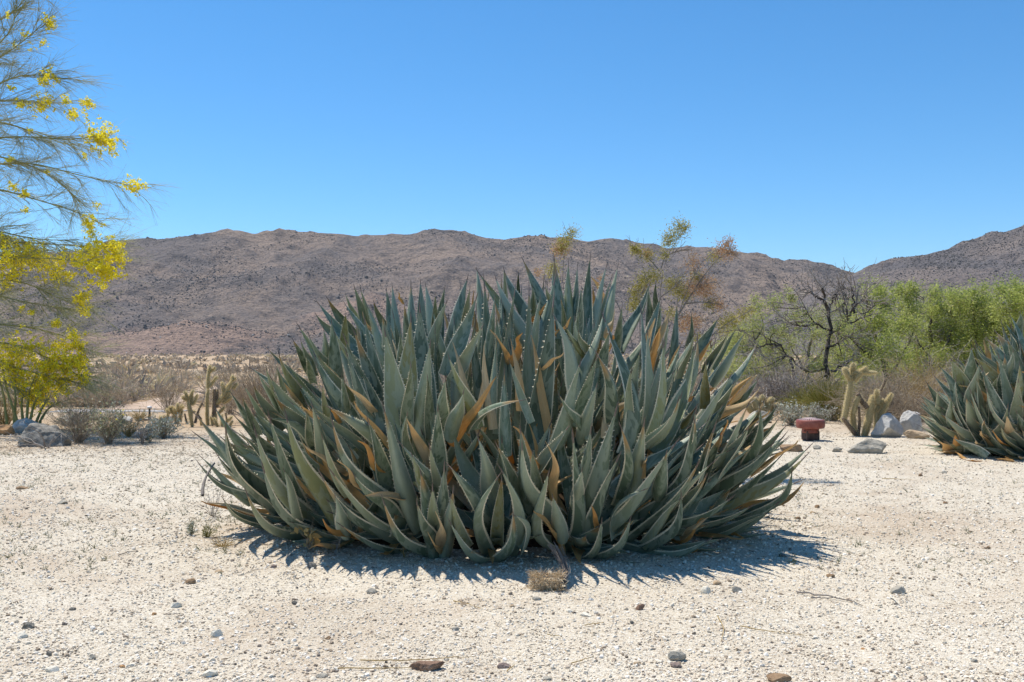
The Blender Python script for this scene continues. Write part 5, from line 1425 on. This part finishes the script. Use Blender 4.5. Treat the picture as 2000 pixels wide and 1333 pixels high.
# creosote behind the big clump: tall sprigs over the agave's top
def creosote():
    rg = np.random.default_rng(31)
    D = 8.35
    b = at(1240, 930, D); b[2] = float(G(b[0], b[1]))
    rt = root("creosote_bush", tuple(b), "straggly creosote bush with olive sprigs rising behind the agave top", "shrub")
    org, sc = np.array((1000, 420)), 0.25
    limbs = [
     [(960, 1900), (700, 1300), (400, 700), (385, 500), (395, 330), (410, 210), (480, 110)], [(960, 1900), (1100, 1200), (1165, 640), (1155, 440), (1230, 270), (1290, 150), (1370, 90)],
     [(960, 1900), (1150, 1300), (1290, 800), (1400, 500), (1440, 380), (1560, 270), (1700, 200)], [(1290, 800), (1390, 640), (1470, 550), (1590, 520)], [(1300, 780), (1480, 500), (1570, 380), (1690, 270), (1760, 330)],
     [(960, 1900), (1000, 1200), (900, 900), (880, 700), (930, 560), (980, 470)], [(1155, 440), (1080, 350), (1000, 290), (940, 250)], [(1165, 420), (1190, 330), (1270, 290), (1380, 270)],
     [(960, 1900), (1300, 1300), (1520, 940), (1640, 880), (1750, 800), (1880, 740)], [(1520, 940), (1800, 890), (1860, 950), (1860, 1010)], [(1000, 1200), (1000, 800), (1010, 600), (1080, 480)], [(1340, 700), (1440, 680), (1560, 690), (1640, 700)],
     [(700, 1300), (300, 800), (260, 500), (310, 420)], [(1290, 820), (1340, 780), (1400, 800), (1500, 830), (1580, 740)], [(1165, 640), (1240, 590), (1290, 540), (1320, 510)], [(900, 900), (830, 700), (740, 560), (690, 520)]]
    P = np.stack([polyline_px([np.array(q) * sc + org for q in l], D, 0.05, rg, 14) for l in limbs])
    a = Acc(); tubes(a, P - b, taper(len(P), 14, .007, .0022), 5, 0, rg.uniform(.3, 1, len(P)))
    S2, D2 = spawn(rg, P[:, 6:], 20, 0.05, 1, 0.8)
    P2 = sprays(rg, S2, D2, rg.uniform(.06, .16, len(S2)), 5, .25, .02)
    tubes(a, P2 - b, taper(len(P2), 5, .0022, .0012), 3, 0, rg.uniform(0, 1, len(P2)))
    a.build("branches", MT["wood_grey"], rt)["kind"] = "stuff"
    def tufts(spots, mat, n0, nm):
        ac = Acc()
        for (x, y, r) in spots:
            c = at(*(np.array((x, y)) * sc + org), D) - b
            n = int(n0 * (r / 60) ** 2) + 20
            rr = r * sc * pxm(D)
            C = c + rg.normal(0, rr * 0.68, (n, 3))
            dd = randdir(rg, n) + [0.2, 0, 0.4]
            cards(ac, C, dd, rg.normal(size=(n, 3)), rg.uniform(.010, .022, n), .007, rg.uniform(0, 1, n))
            k = 8
            S = np.repeat(c[None], k, 0) + rg.normal(0, rr * .3, (k, 3)); Pt = sprays(rg, S, randdir(rg, k) + [0, 0, .2], rr, 4, .3)
            tubes(ac, Pt, taper(k, 4, .0016, .001), 3, 0, np.zeros(k))
        ac.build(nm, MT[mat], rt, smooth=False)["kind"] = "stuff"
    tufts([(410, 210, 55), (470, 140, 45), (390, 260, 40), (320, 430, 55), (1300, 110, 60), (1240, 180, 55), (1350, 95, 40), (1210, 220, 40), (1060, 320, 45), (980, 280, 40), (1190, 310, 35), (1040, 500, 60), (1110, 480, 50), (1010, 560, 45), (970, 680, 50),
           (960, 600, 40), (1290, 550, 60), (1240, 540, 40), (1440, 490, 40), (1310, 600, 50), (1360, 640, 35), (1660, 870, 60), (1720, 830, 50), (1800, 780, 45), (1860, 745, 30), (1580, 330, 40), (1240, 770, 40), (1460, 970, 40), (950, 720, 40), (1540, 700, 40), (950, 260, 30)], "creosote", 560, "foliage")
    tufts([(380, 280, 55), (350, 270, 35), (1640, 280, 60), (1690, 220, 40), (1420, 380, 60), (1450, 540, 75), (1530, 560, 70), (1400, 580, 55), (1500, 600, 50), (1380, 840, 65), (1440, 830, 45), (1600, 690, 45), (1720, 300, 40), (1060, 300, 30), (1660, 270, 50), (200, 450, 30), (1330, 870, 45), (700, 500, 25), (1630, 710, 30)], "rusty", 380, "dry_foliage")
creosote()

# palo verde whose crown reaches in from the picture's edge
def palo_verde():
    rg = np.random.default_rng(61)
    D = 13.2
    b = at(-170, 838, D); b[2] = float(G(b[0], b[1]))
    rt = root("palo_verde_tree", tuple(b), "palo verde tree in yellow blossom reaching in over the boulders", "tree")
    k1, k2 = 0.36, 500 / 1449
    L1 = [[(-470, 900), (-150, 905), (0, 890), (110, 880), (250, 895), (400, 950), (600, 990), (720, 1010)], [(-470, 760), (-150, 660), (0, 660), (100, 680), (200, 735), (330, 780), (480, 800)],
          [(-470, 830), (-100, 760), (0, 745), (200, 740), (380, 770), (560, 730)], [(-470, 620), (-100, 350), (0, 320), (150, 210), (230, 130)], [(-470, 700), (-100, 500), (100, 400), (250, 410), (430, 440)],
          [(-470, 1400), (-100, 1230), (0, 1255), (120, 1290), (300, 1310), (430, 1300)], [(-470, 500), (-100, 150), (40, 100), (130, 20), (170, -60)], [(-470, 1100), (-100, 1000), (50, 1040), (250, 1100), (430, 1150), (540, 1210)],
          [(-470, 650), (-100, 560), (60, 540), (230, 560), (400, 560)], [(-470, 560), (-150, 330), (20, 230), (90, 120), (90, 0)], [(-470, 820), (-100, 830), (100, 870), (270, 940), (380, 1030), (430, 1120)]]
    L2 = [[(-490, 120), (-100, 0), (0, 40), (100, 110), (250, 240), (380, 340), (450, 370)], [(-490, 500), (0, 390), (80, 430), (200, 440), (360, 475)], [(-490, 650), (0, 655), (150, 690), (300, 760), (420, 850), (490, 865)],
          [(-490, 180), (0, 90), (330, 110), (500, 125), (660, 120)], [(-490, 300), (-50, 200), (150, 180), (400, 200), (600, 210)], [(-490, 560), (0, 560), (200, 580), (420, 640), (480, 700)], [(-490, 720), (0, 780), (150, 830), (330, 860), (450, 900)],
          [(-490, 760), (0, 880), (120, 930), (230, 990)], [(-490, 400), (0, 300), (180, 330), (330, 420), (460, 460)]]
    limbs = [[(x * k1, y * k1) for x, y in l] for l in L1] + [[(x * k2, y * k2 + 440) for x, y in l] for l in L2]
    P = np.stack([polyline_px(l, D, 0.16, rg, 14) for l in limbs])
    # trunk and boughs that carry the limbs, outside the picture
    fork = at(-170, 640, D)
    tr = Acc()
    T0 = resample([b - [0, 0, .05], at(-178, 740, D), fork, at(-172, 420, D - .1), at(-175, 200, D)], 14)
    tubes(tr, (T0 - b)[None], taper(1, 14, .12, .045), 12, 0, [.5])
    tr.build("trunk", MT["wood_green"], rt)
    a = Acc(); tubes(a, P - b, taper(len(P), 14, .019, .0035), 6, 0, rg.uniform(.2, .8, len(P)))
    # slim stems under the crown
    st = [[(100, 1120), (60, 1000), (30, 900), (10, 780)], [(130, 1120), (120, 1010), (140, 900)], [(165, 1125), (190, 1020), (230, 930)], [(200, 1125), (240, 1030), (290, 960)], [(80, 1120), (90, 960), (60, 840)], [(40, 1120), (20, 960), (-20, 820)], [(220, 1120), (270, 1040), (340, 1000)],
          [(150, 1120), (160, 960), (200, 850)]]
    Ps = np.stack([polyline_px([(x * k2, y * k2 + 440) for x, y in l], D - 0.1, 0.08, rg, 14) for l in st])
    Ps[:, 0, 2] = 0.0
    tubes(a, Ps - b, taper(len(Ps), 14, .022, .006), 5, 0, rg.uniform(.6, 1, len(Ps)))
    a.build("branches", MT["wood_green"], rt)["kind"] = "stuff"
    S2, D2 = spawn(rg, P[:, 3:], 36, 0.0, 1, 0.45)
    P2 = sprays(rg, S2, D2 + [0.12, 0, 0.0], rg.uniform(.2, .55, len(S2)), 6, .11, -.03)
    S3, D3 = spawn(rg, P2, 13, 0.1, 1, 0.36)
    P3 = sprays(rg, S3, D3 + [0.05, 0, -0.03], rg.uniform(.12, .42, len(S3)), 5, .08, -.03)
    S4, D4 = spawn(rg, Ps[:, 5:], 9, .2, 1, .5)
    P4 = sprays(rg, S4, D4, rg.uniform(.2, .5, len(S4)), 6, .12, .01)
    P2 = np.concatenate([P2, P4])
    t = Acc()
    tubes(t, P2 - b, taper(len(P2), 6, .0042, .002), 3, 0, rg.uniform(0, .7, len(P2)))
    tubes(t, P3 - b, taper(len(P3), 5, .0018, .0010), 3, 0, rg.uniform(.1, 1, len(P3)))
    t.build("twigs", MT["twig_green"], rt)["kind"] = "stuff"
    F1 = [(270, 130, 40), (240, 420, 55), (225, 560, 60), (460, 570, 45), (560, 720, 95), (600, 800, 50), (390, 620, 40), (100, 570, 35), (730, 980, 50), (720, 1030, 30), (500, 1250, 50), (480, 1190, 40), (520, 1110, 20), (590, 1320, 40), (130, 1050, 30), (520, 680, 60),
          (60, 1010, 25), (40, 860, 25), (160, 700, 15), (230, 230, 20), (120, 180, 20), (80, 240, 15), (350, 530, 25), (160, 250, 15), (30, 70, 15), (240, 95, 20), (250, 930, 15), (130, 1150, 20), (20, 1300, 40), (450, 840, 20), (60, 480, 20)]
    F2 = [(60, 180, 110), (200, 210, 90), (320, 250, 80), (450, 210, 90), (600, 200, 110), (620, 290, 70), (470, 420, 60), (480, 490, 30), (320, 560, 30), (420, 640, 50), (300, 780, 120), (130, 760, 130), (400, 820, 90), (250, 860, 110), (200, 990, 80), (60, 830, 80), (480, 860, 40),
          (170, 500, 15), (440, 690, 40), (40, 280, 80), (550, 130, 60), (660, 170, 60), (30, 720, 60), (380, 740, 70), (230, 930, 60), (340, 930, 60), (150, 130, 50), (520, 270, 50), (640, 240, 60), (380, 290, 30), (100, 900, 40), (440, 780, 50), (330, 700, 40), (120, 470, 15)]
    ac = Acc()
    pool = np.concatenate([P3[:, 1:].reshape(-1, 3), P2[:, 3:].reshape(-1, 3)])
    ppx = 1000 + F * pool[:, 0] / pool[:, 1]; ppy = 690 - F * (pool[:, 2] - CAM_H) / pool[:, 1]
    for lst, k, oy in ((F1, k1, 0), (F2, k2, 440)):
        for (x, y, r) in lst:
            q = np.hypot(ppx - x * k, ppy - (y * k + oy)) / (r * k)
            near = np.where(rg.uniform(0, 1, len(q)) < np.exp(-1.6 * q * q) * (q < 1.5))[0]
            nb = max(4, int((r / 60) ** 1.7 * (52 if oy else 50)))
            if len(near) == 0:
                continue
            for c in pool[rg.choice(near, min(nb, len(near)), replace=False)]:
                n = rg.integers(4, 11)
                C = c + rg.normal(0, 0.017, (n, 3)) - b
                for w in range(2):
                    cards(ac, C, randdir(rg, n), rg.normal(size=(n, 3)), rg.uniform(.018, .034, n), .023, rg.uniform(0, 1, n))
    ac.build("blossoms", MT["flower"], rt, smooth=False)["kind"] = "stuff"
palo_verde()

# mesquite trees
def mesquite(label, D, foot, limbs, clusters, seed, leafmat, nleaf, trunkmat="wood_dark", r0=.08, bare=10, tw=7, group="mesquite trees behind the garden", sub=14, wanderz=.22):
    rg = np.random.default_rng(seed)
    b = at(*foot, D); b[2] = float(G(b[0], b[1]))
    rt = root("mesquite_tree", tuple(b), label, "tree", group)
    P = np.stack([polyline_px(l, D, wanderz, rg, 14) for l in limbs])
    P[0, 0] = b - [0, 0, .05]
    k = P.shape[1]
    P[:, 2:-1] += rg.normal(0, .018, (len(P), k - 3, 3))
    a = Acc(); tubes(a, (P[:1] - b), taper(1, k, r0, r0 * .4), 10, 0, [.3])
    a.build("trunk", MT[trunkmat], rt)
    a = Acc()
    if len(P) > 1:
        tubes(a, P[1:] - b, taper(len(P) - 1, k, r0 * .5, r0 * .12), 7, 0, rg.uniform(0, .8, len(P) - 1))
    # boughs that carry the leaf clusters
    cs = [np.append(at(x, y, D + rg.normal(0, .45)), r * pxm(D)) for (x, y, r) in clusters]
    if cs:
        Q = []
        for c in cs:
            i, j = rg.integers(0, len(P)), rg.integers(3, k)
            best = min(((np.linalg.norm(P[i, j] - c[:3]), i, j) for i in range(len(P)) for j in range(4, k) if P[i, j, 2] < c[2] + .3), default=(0, 0, 5))
            s = P[best[1], best[2]]
            mid = (s + c[:3]) / 2 + rg.normal(0, .12, 3) + [0, 0, -.05]
            Q.append(resample([s, mid, c[:3]], 8))
        Q = np.stack(Q); tubes(a, Q - b, taper(len(Q), 8, r0 * .22, .006), 5, 0, rg.uniform(0, 1, len(Q)))
    a.build("limbs", MT[trunkmat], rt)["kind"] = "stuff"
    t = Acc()
    S2, D2 = spawn(rg, P[:, 5:], bare, .1, 1, .8)
    P2 = sprays(rg, S2, D2, rg.uniform(.25, .8, len(S2)), 7, .25, .01)
    S3, D3 = spawn(rg, P2, tw, .15, 1, .7)
    P3 = sprays(rg, S3, D3, rg.uniform(.08, .32, len(S3)), 4, .25, .0)
    tubes(t, P2 - b, taper(len(P2), 7, .011, .004), 4, 0, rg.uniform(0, .8, len(P2)))
    tubes(t, P3 - b, taper(len(P3), 4, .0048, .0028), 3, 0, rg.uniform(.2, 1, len(P3)))
    lf = Acc()
    for c in cs:
        S = np.repeat(c[None, :3], sub, 0) + rg.normal(0, c[3] * .22, (sub, 3))
        d = randdir(rg, sub) + [0, 0, .35]
        Pt = sprays(rg, S, d, c[3] * rg.uniform(.6, 1.15, sub), 7, .22, -.01)
        tubes(t, Pt - b, taper(sub, 7, .006, .003), 3, 0, rg.uniform(0, 1, sub))
        n = int(nleaf * (c[3] / .35) ** 2)
        i = rg.integers(0, sub, n); j = rg.integers(1, 7, n)
        C = Pt[i, j] + rg.normal(0, c[3] * .19, (n, 3)) - b
        clump = np.repeat(rg.uniform(-.25, .25, sub)[:, None], 1, 1)[i, 0]
        cards(lf, C, rg.normal(size=(n, 3)) * [1, 1, .6], rg.normal(size=(n, 3)), rg.uniform(.03, .075, n), rg.uniform(.010, .022, n), np.clip(rg.uniform(.15, .85, n) + clump, 0, 1))
    t.build("twigs", MT["greytwig"], rt)["kind"] = "stuff"
    if cs:
        lf.build("crown", MT[leafmat], rt, smooth=False)["kind"] = "stuff"
    return rt

O6 = lambda l: [(1400 + x * .3, 540 + y * .3) for x, y in l]
DK = [[(745, 830), (735, 720), (700, 600), (690, 540), (730, 450), (745, 350), (730, 230), (700, 130), (685, 80)], [(745, 350), (700, 340), (620, 290), (560, 200)], [(735, 380), (830, 310), (950, 270), (1030, 190)], [(700, 600), (600, 640), (480, 540), (420, 450), (280, 370)],
      [(720, 640), (560, 720), (430, 790)], [(720, 470), (790, 430), (860, 390)], [(745, 620), (800, 590), (870, 555)], [(715, 180), (650, 130), (585, 85)], [(850, 300), (845, 200), (835, 110)], [(730, 230), (760, 150), (790, 90)], [(650, 310), (560, 330), (470, 300)], [(480, 540), (500, 640), (540, 760)],
      [(830, 310), (900, 200), (960, 110)], [(420, 450), (330, 440), (240, 480)], [(895, 240), (880, 110), (875, 55)]]
mesquite("dark trunked half bare mesquite with tangled twigs behind the vent", 20.0, (1623, 788), [O6(l) for l in DK], [(1545, 585, 26), (1510, 600, 30), (1470, 640, 34), (1445, 668, 40), (1500, 680, 36), (1450, 720, 40), (1510, 720, 30), (1630, 690, 30), (1590, 655, 24), (1560, 620, 24), (1480, 600, 26), (1650, 725, 34), (1640, 640, 24), (1520, 650, 26), (1590, 720, 22)], 71, "mesquite_dull", 800, bare=11, tw=7, r0=.056, sub=10)
GREEN = [
 ("bright green mesquite right beside the dark trunked one", 21.5, (1740, 784), [[(1740, 784), (1735, 740), (1720, 690), (1700, 630), (1690, 580)], [(1735, 740), (1760, 700), (1790, 640), (1790, 580)], [(1725, 720), (1690, 690), (1660, 660)]],
  [(1700, 600, 40), (1730, 590, 36), (1680, 640, 40), (1720, 640, 44), (1670, 690, 40), (1700, 690, 44), (1740, 690, 44), (1765, 640, 40), (1775, 600, 34), (1690, 740, 44), (1740, 740, 40), (1660, 740, 36), (1760, 575, 26), (1780, 566, 22), (1640, 700, 30), (1720, 568, 20)], 72, "mesquite", 1450),
 ("green mesquite in the middle of the hedge of trees", 22.5, (1830, 782), [[(1830, 782), (1825, 730), (1815, 670), (1820, 600)], [(1826, 730), (1850, 680), (1870, 620)], [(1824, 720), (1800, 680), (1780, 640)]],
  [(1810, 620, 40), (1840, 610, 42), (1800, 660, 44), (1840, 660, 46), (1870, 650, 40), (1800, 710, 46), (1840, 710, 46), (1880, 700, 40), (1830, 575, 24), (1860, 590, 30), (1785, 700, 40), (1850, 745, 40), (1800, 745, 40), (1770, 730, 40)], 73, "mesquite", 1450),
 ("yellowish green mesquite next to the edge agave's top", 22.0, (1915, 782), [[(1915, 782), (1910, 720), (1905, 660), (1900, 590)], [(1912, 730), (1940, 680), (1950, 620)]],
  [(1900, 610, 42), (1930, 620, 44), (1880, 620, 40), (1910, 660, 46), (1945, 650, 40), (1890, 680, 44), (1930, 700, 46), (1910, 575, 24), (1895, 740, 44), (1940, 740, 40), (1870, 590, 28), (1925, 585, 26)], 74, "mesquite", 1450),
 ("tallest green mesquite at the picture's edge above the agave", 21.0, (1995, 784), [[(1995, 784), (1990, 720), (1985, 650), (1980, 580)], [(1990, 720), (2020, 660), (2040, 590)]],
  [(1970, 600, 42), (1995, 580, 44), (2020, 600, 44), (1965, 640, 40), (1990, 640, 46), (2030, 650, 46), (1975, 690, 44), (2010, 700, 46), (1985, 570, 26), (1960, 570, 22), (2045, 600, 40), (1990, 740, 44)], 75, "mesquite", 1450),
 ("thin dusty mesquite showing just behind the agave's tips", 23.0, (1430, 780), [[(1430, 780), (1425, 740), (1420, 700), (1430, 650)], [(1426, 740), (1450, 700), (1470, 660)], [(1424, 720), (1395, 690), (1380, 660)]],
  [(1430, 670, 36), (1460, 690, 36), (1400, 690, 34), (1440, 720, 40), (1480, 730, 36), (1410, 740, 36), (1470, 650, 26), (1500, 700, 30)], 76, "mesquite_dull", 1300),
 ("sparse grey green mesquite filling the gap behind the dark trunk", 24.0, (1580, 778), [[(1580, 778), (1575, 730), (1580, 680), (1600, 620)], [(1577, 730), (1550, 690), (1530, 640)], [(1578, 720), (1610, 680), (1650, 640)]],
  [(1560, 640, 34), (1600, 620, 34), (1540, 680, 36), (1580, 690, 36), (1620, 660, 34), (1650, 620, 34), (1650, 670, 36), (1530, 720, 34), (1610, 720, 34), (1640, 600, 22)], 77, "mesquite_dull", 800)]
for lb, D, foot, limbs, cl, sd, lm, nl in GREEN:
    mesquite(lb, D, foot, limbs, cl, sd, lm, nl, trunkmat="wood_grey" if lm == "mesquite_dull" else "wood_dark", r0=.06, bare=10, tw=6)

# ------------------------------------------------------------------ small weeds
def seedlings():
    rg = np.random.default_rng(90)
    a = Acc()
    n = 900
    px = np.where(rg.uniform(0, 1, n) < .8, rg.uniform(-60, 480, n), rg.uniform(1500, 2050, n)); py = 885 + 240 * rg.uniform(0, 1, n) ** 1.3
    dens = fbm(px / 70, py / 18, octaves=3, seed=12)
    px, py = px[dens > -.05], py[dens > -.05]
    for x_, y_ in zip(px, py):
        x, y = ground_at(x_, y_); k = rg.integers(3, 8)
        S = np.tile([x, y, float(G(x, y)) - .002], (k, 1)); h = rg.uniform(.015, .055)
        P = sprays(rg, S, randdir(rg, k) * [.8, .8, .3] + [0, 0, .8], h * rg.uniform(.5, 1, k), 4, .25)
        tubes(a, P, taper(k, 4, .0016, .0008), 3, 0, np.clip(rg.normal(rg.uniform(.2, .8), .1, k), 0, 1))
    tag(a.build("seedlings", MT["sage"]), "dry little seedlings sprinkled over the sand", "seedlings", kind="stuff")
seedlings()
def litter_brown():
    """brown crumbs and stalks on the soil in front of the boulders"""
    rg = np.random.default_rng(91)
    a = Acc(); n = 5200
    px = np.where(rg.uniform(0, 1, n) < .72, rg.uniform(-80, 560, n), rg.uniform(1480, 2050, n)); py = np.where(px < 700, rg.normal(868, 20, n), rg.normal(838, 14, n)); py = np.clip(py, 806, 930)
    XY = np.array([ground_at(p, q) for p, q in zip(px, py)])
    z = G(XY[:, 0], XY[:, 1])
    C = np.stack([XY[:, 0], XY[:, 1], z + .008], 1)
    cards(a, C, rg.normal(size=(n, 3)) * [1, 1, .35] + [0, 0, .15], rg.normal(size=(n, 3)), rg.uniform(.02, .09, n), rg.uniform(.003, .008, n), rg.uniform(0, 1, n))
    n2 = 1500                                   # shreds of old leaves and soil crumbs round the big clump's foot
    an = rg.uniform(0, 6.283, n2); rr = 1.18 + np.abs(rg.normal(0, .16, n2))
    X = rr * 1.16 * np.cos(an); Y = 6.0 + rr * np.sin(an)
    cards(a, np.stack([X, Y, G(X, Y) + .006], 1), rg.normal(size=(n2, 3)) * [1, 1, .3], rg.normal(size=(n2, 3)), rg.uniform(.015, .08, n2), rg.uniform(.002, .009, n2), rg.uniform(0, 1, n2))
    n3 = 2600                                   # crumbs of straw and twig all over the gravel
    Y = 2.8 + 8.5 * rg.uniform(0, 1, n3) ** 1.4; X = rg.uniform(-.6, .6, n3) * Y
    cards(a, np.stack([X, Y, G(X, Y) + .004], 1), rg.normal(size=(n3, 3)) * [1, 1, .12], rg.normal(size=(n3, 3)) * [.3, .3, 1], rg.uniform(.008, .035, n3), rg.uniform(.0015, .004, n3), rg.uniform(0, .9, n3))
    tag(a.build("plant_litter", MT["drytwig"], smooth=False), "brown plant litter scattered before boulders and bushes and round the big agave", "litter", kind="stuff")
litter_brown()
shrub("weed_tuft", "grey green weed tuft at the agave's outer foot", "weed", 375, 1046, 20, 30, stems=22, twigs=4, leaves=160, leaf=(.012, .004), mats=("sage", "brittle"), seed=40, r=.0016)
shrub("weed_tuft", "green weed tuft between the grey one and the agave", "weed", 405, 1048, 24, 28, stems=24, twigs=4, leaves=160, leaf=(.012, .004), mats=("grass", "sage"), seed=41, r=.0016)
shrub("weed_tuft", "pale yellow grass wisps under the agave's outer leaves", "weed", 436, 1066, 60, 22, stems=60, twigs=1, mats=("straw", "sage"), seed=42, r=.0011)
shrub("weed_tuft", "thin dry stalks standing in the agave shadow", "weed", 790, 1092, 26, 30, stems=10, twigs=1, mats=("straw", "sage"), seed=43, r=.0014, spread=.4)
shrub("weed_tuft", "brown curled dry weed against the lowest agave leaf", "weed", 605, 1078, 34, 52, stems=12, twigs=2, leaves=26, leaf=(.05, .03), mats=("drytwig", "straw"), seed=44, r=.002, spread=.5)
shrub("weed_tuft", "fine dry stalks rising in front of the leaf shadows", "weed", 655, 1084, 30, 44, stems=8, twigs=2, mats=("greytwig", "sage"), seed=45, r=.0013, spread=.6)
shrub("weed_tuft", "tangle of fine dry stems beside the outermost agave leaves", "weed", 418, 1012, 60, 70, stems=12, twigs=2, mats=("greytwig", "sage"), seed=46, r=.0016, spread=1.1)

# ------------------------------------------------------------------ the air over the plain
def haze():
    m = bpy.data.materials.new("thin_haze"); m.use_nodes = True
    nt = m.node_tree; nt.nodes.clear()
    out = nt.nodes.new("ShaderNodeOutputMaterial")
    v = nt.nodes.new("ShaderNodeVolumePrincipled")
    v.inputs['Color'].default_value = (0.80, 0.88, 1.0, 1)
    v.inputs['Density'].default_value = 0.00007
    v.inputs['Anisotropy'].default_value = 0.2
    nt.links.new(v.outputs[0], out.inputs['Volume'])
    a = Acc()
    x, y0, y1, z0, z1 = 1900, -40, 1900, -6, 190
    V = [(sx * x, yy, zz) for zz in (z0, z1) for sx, yy in ((-1, y0), (1, y0), (1, y1), (-1, y1))]
    a.add(V, [[3, 2, 1, 0], [4, 5, 6, 7], [0, 1, 5, 4], [1, 2, 6, 5], [2, 3, 7, 6], [3, 0, 4, 7]])
    o = a.build("haze", m, smooth=False)
    tag(o, "thin pale haze in the air before the hills", "haze", kind="stuff")
haze()
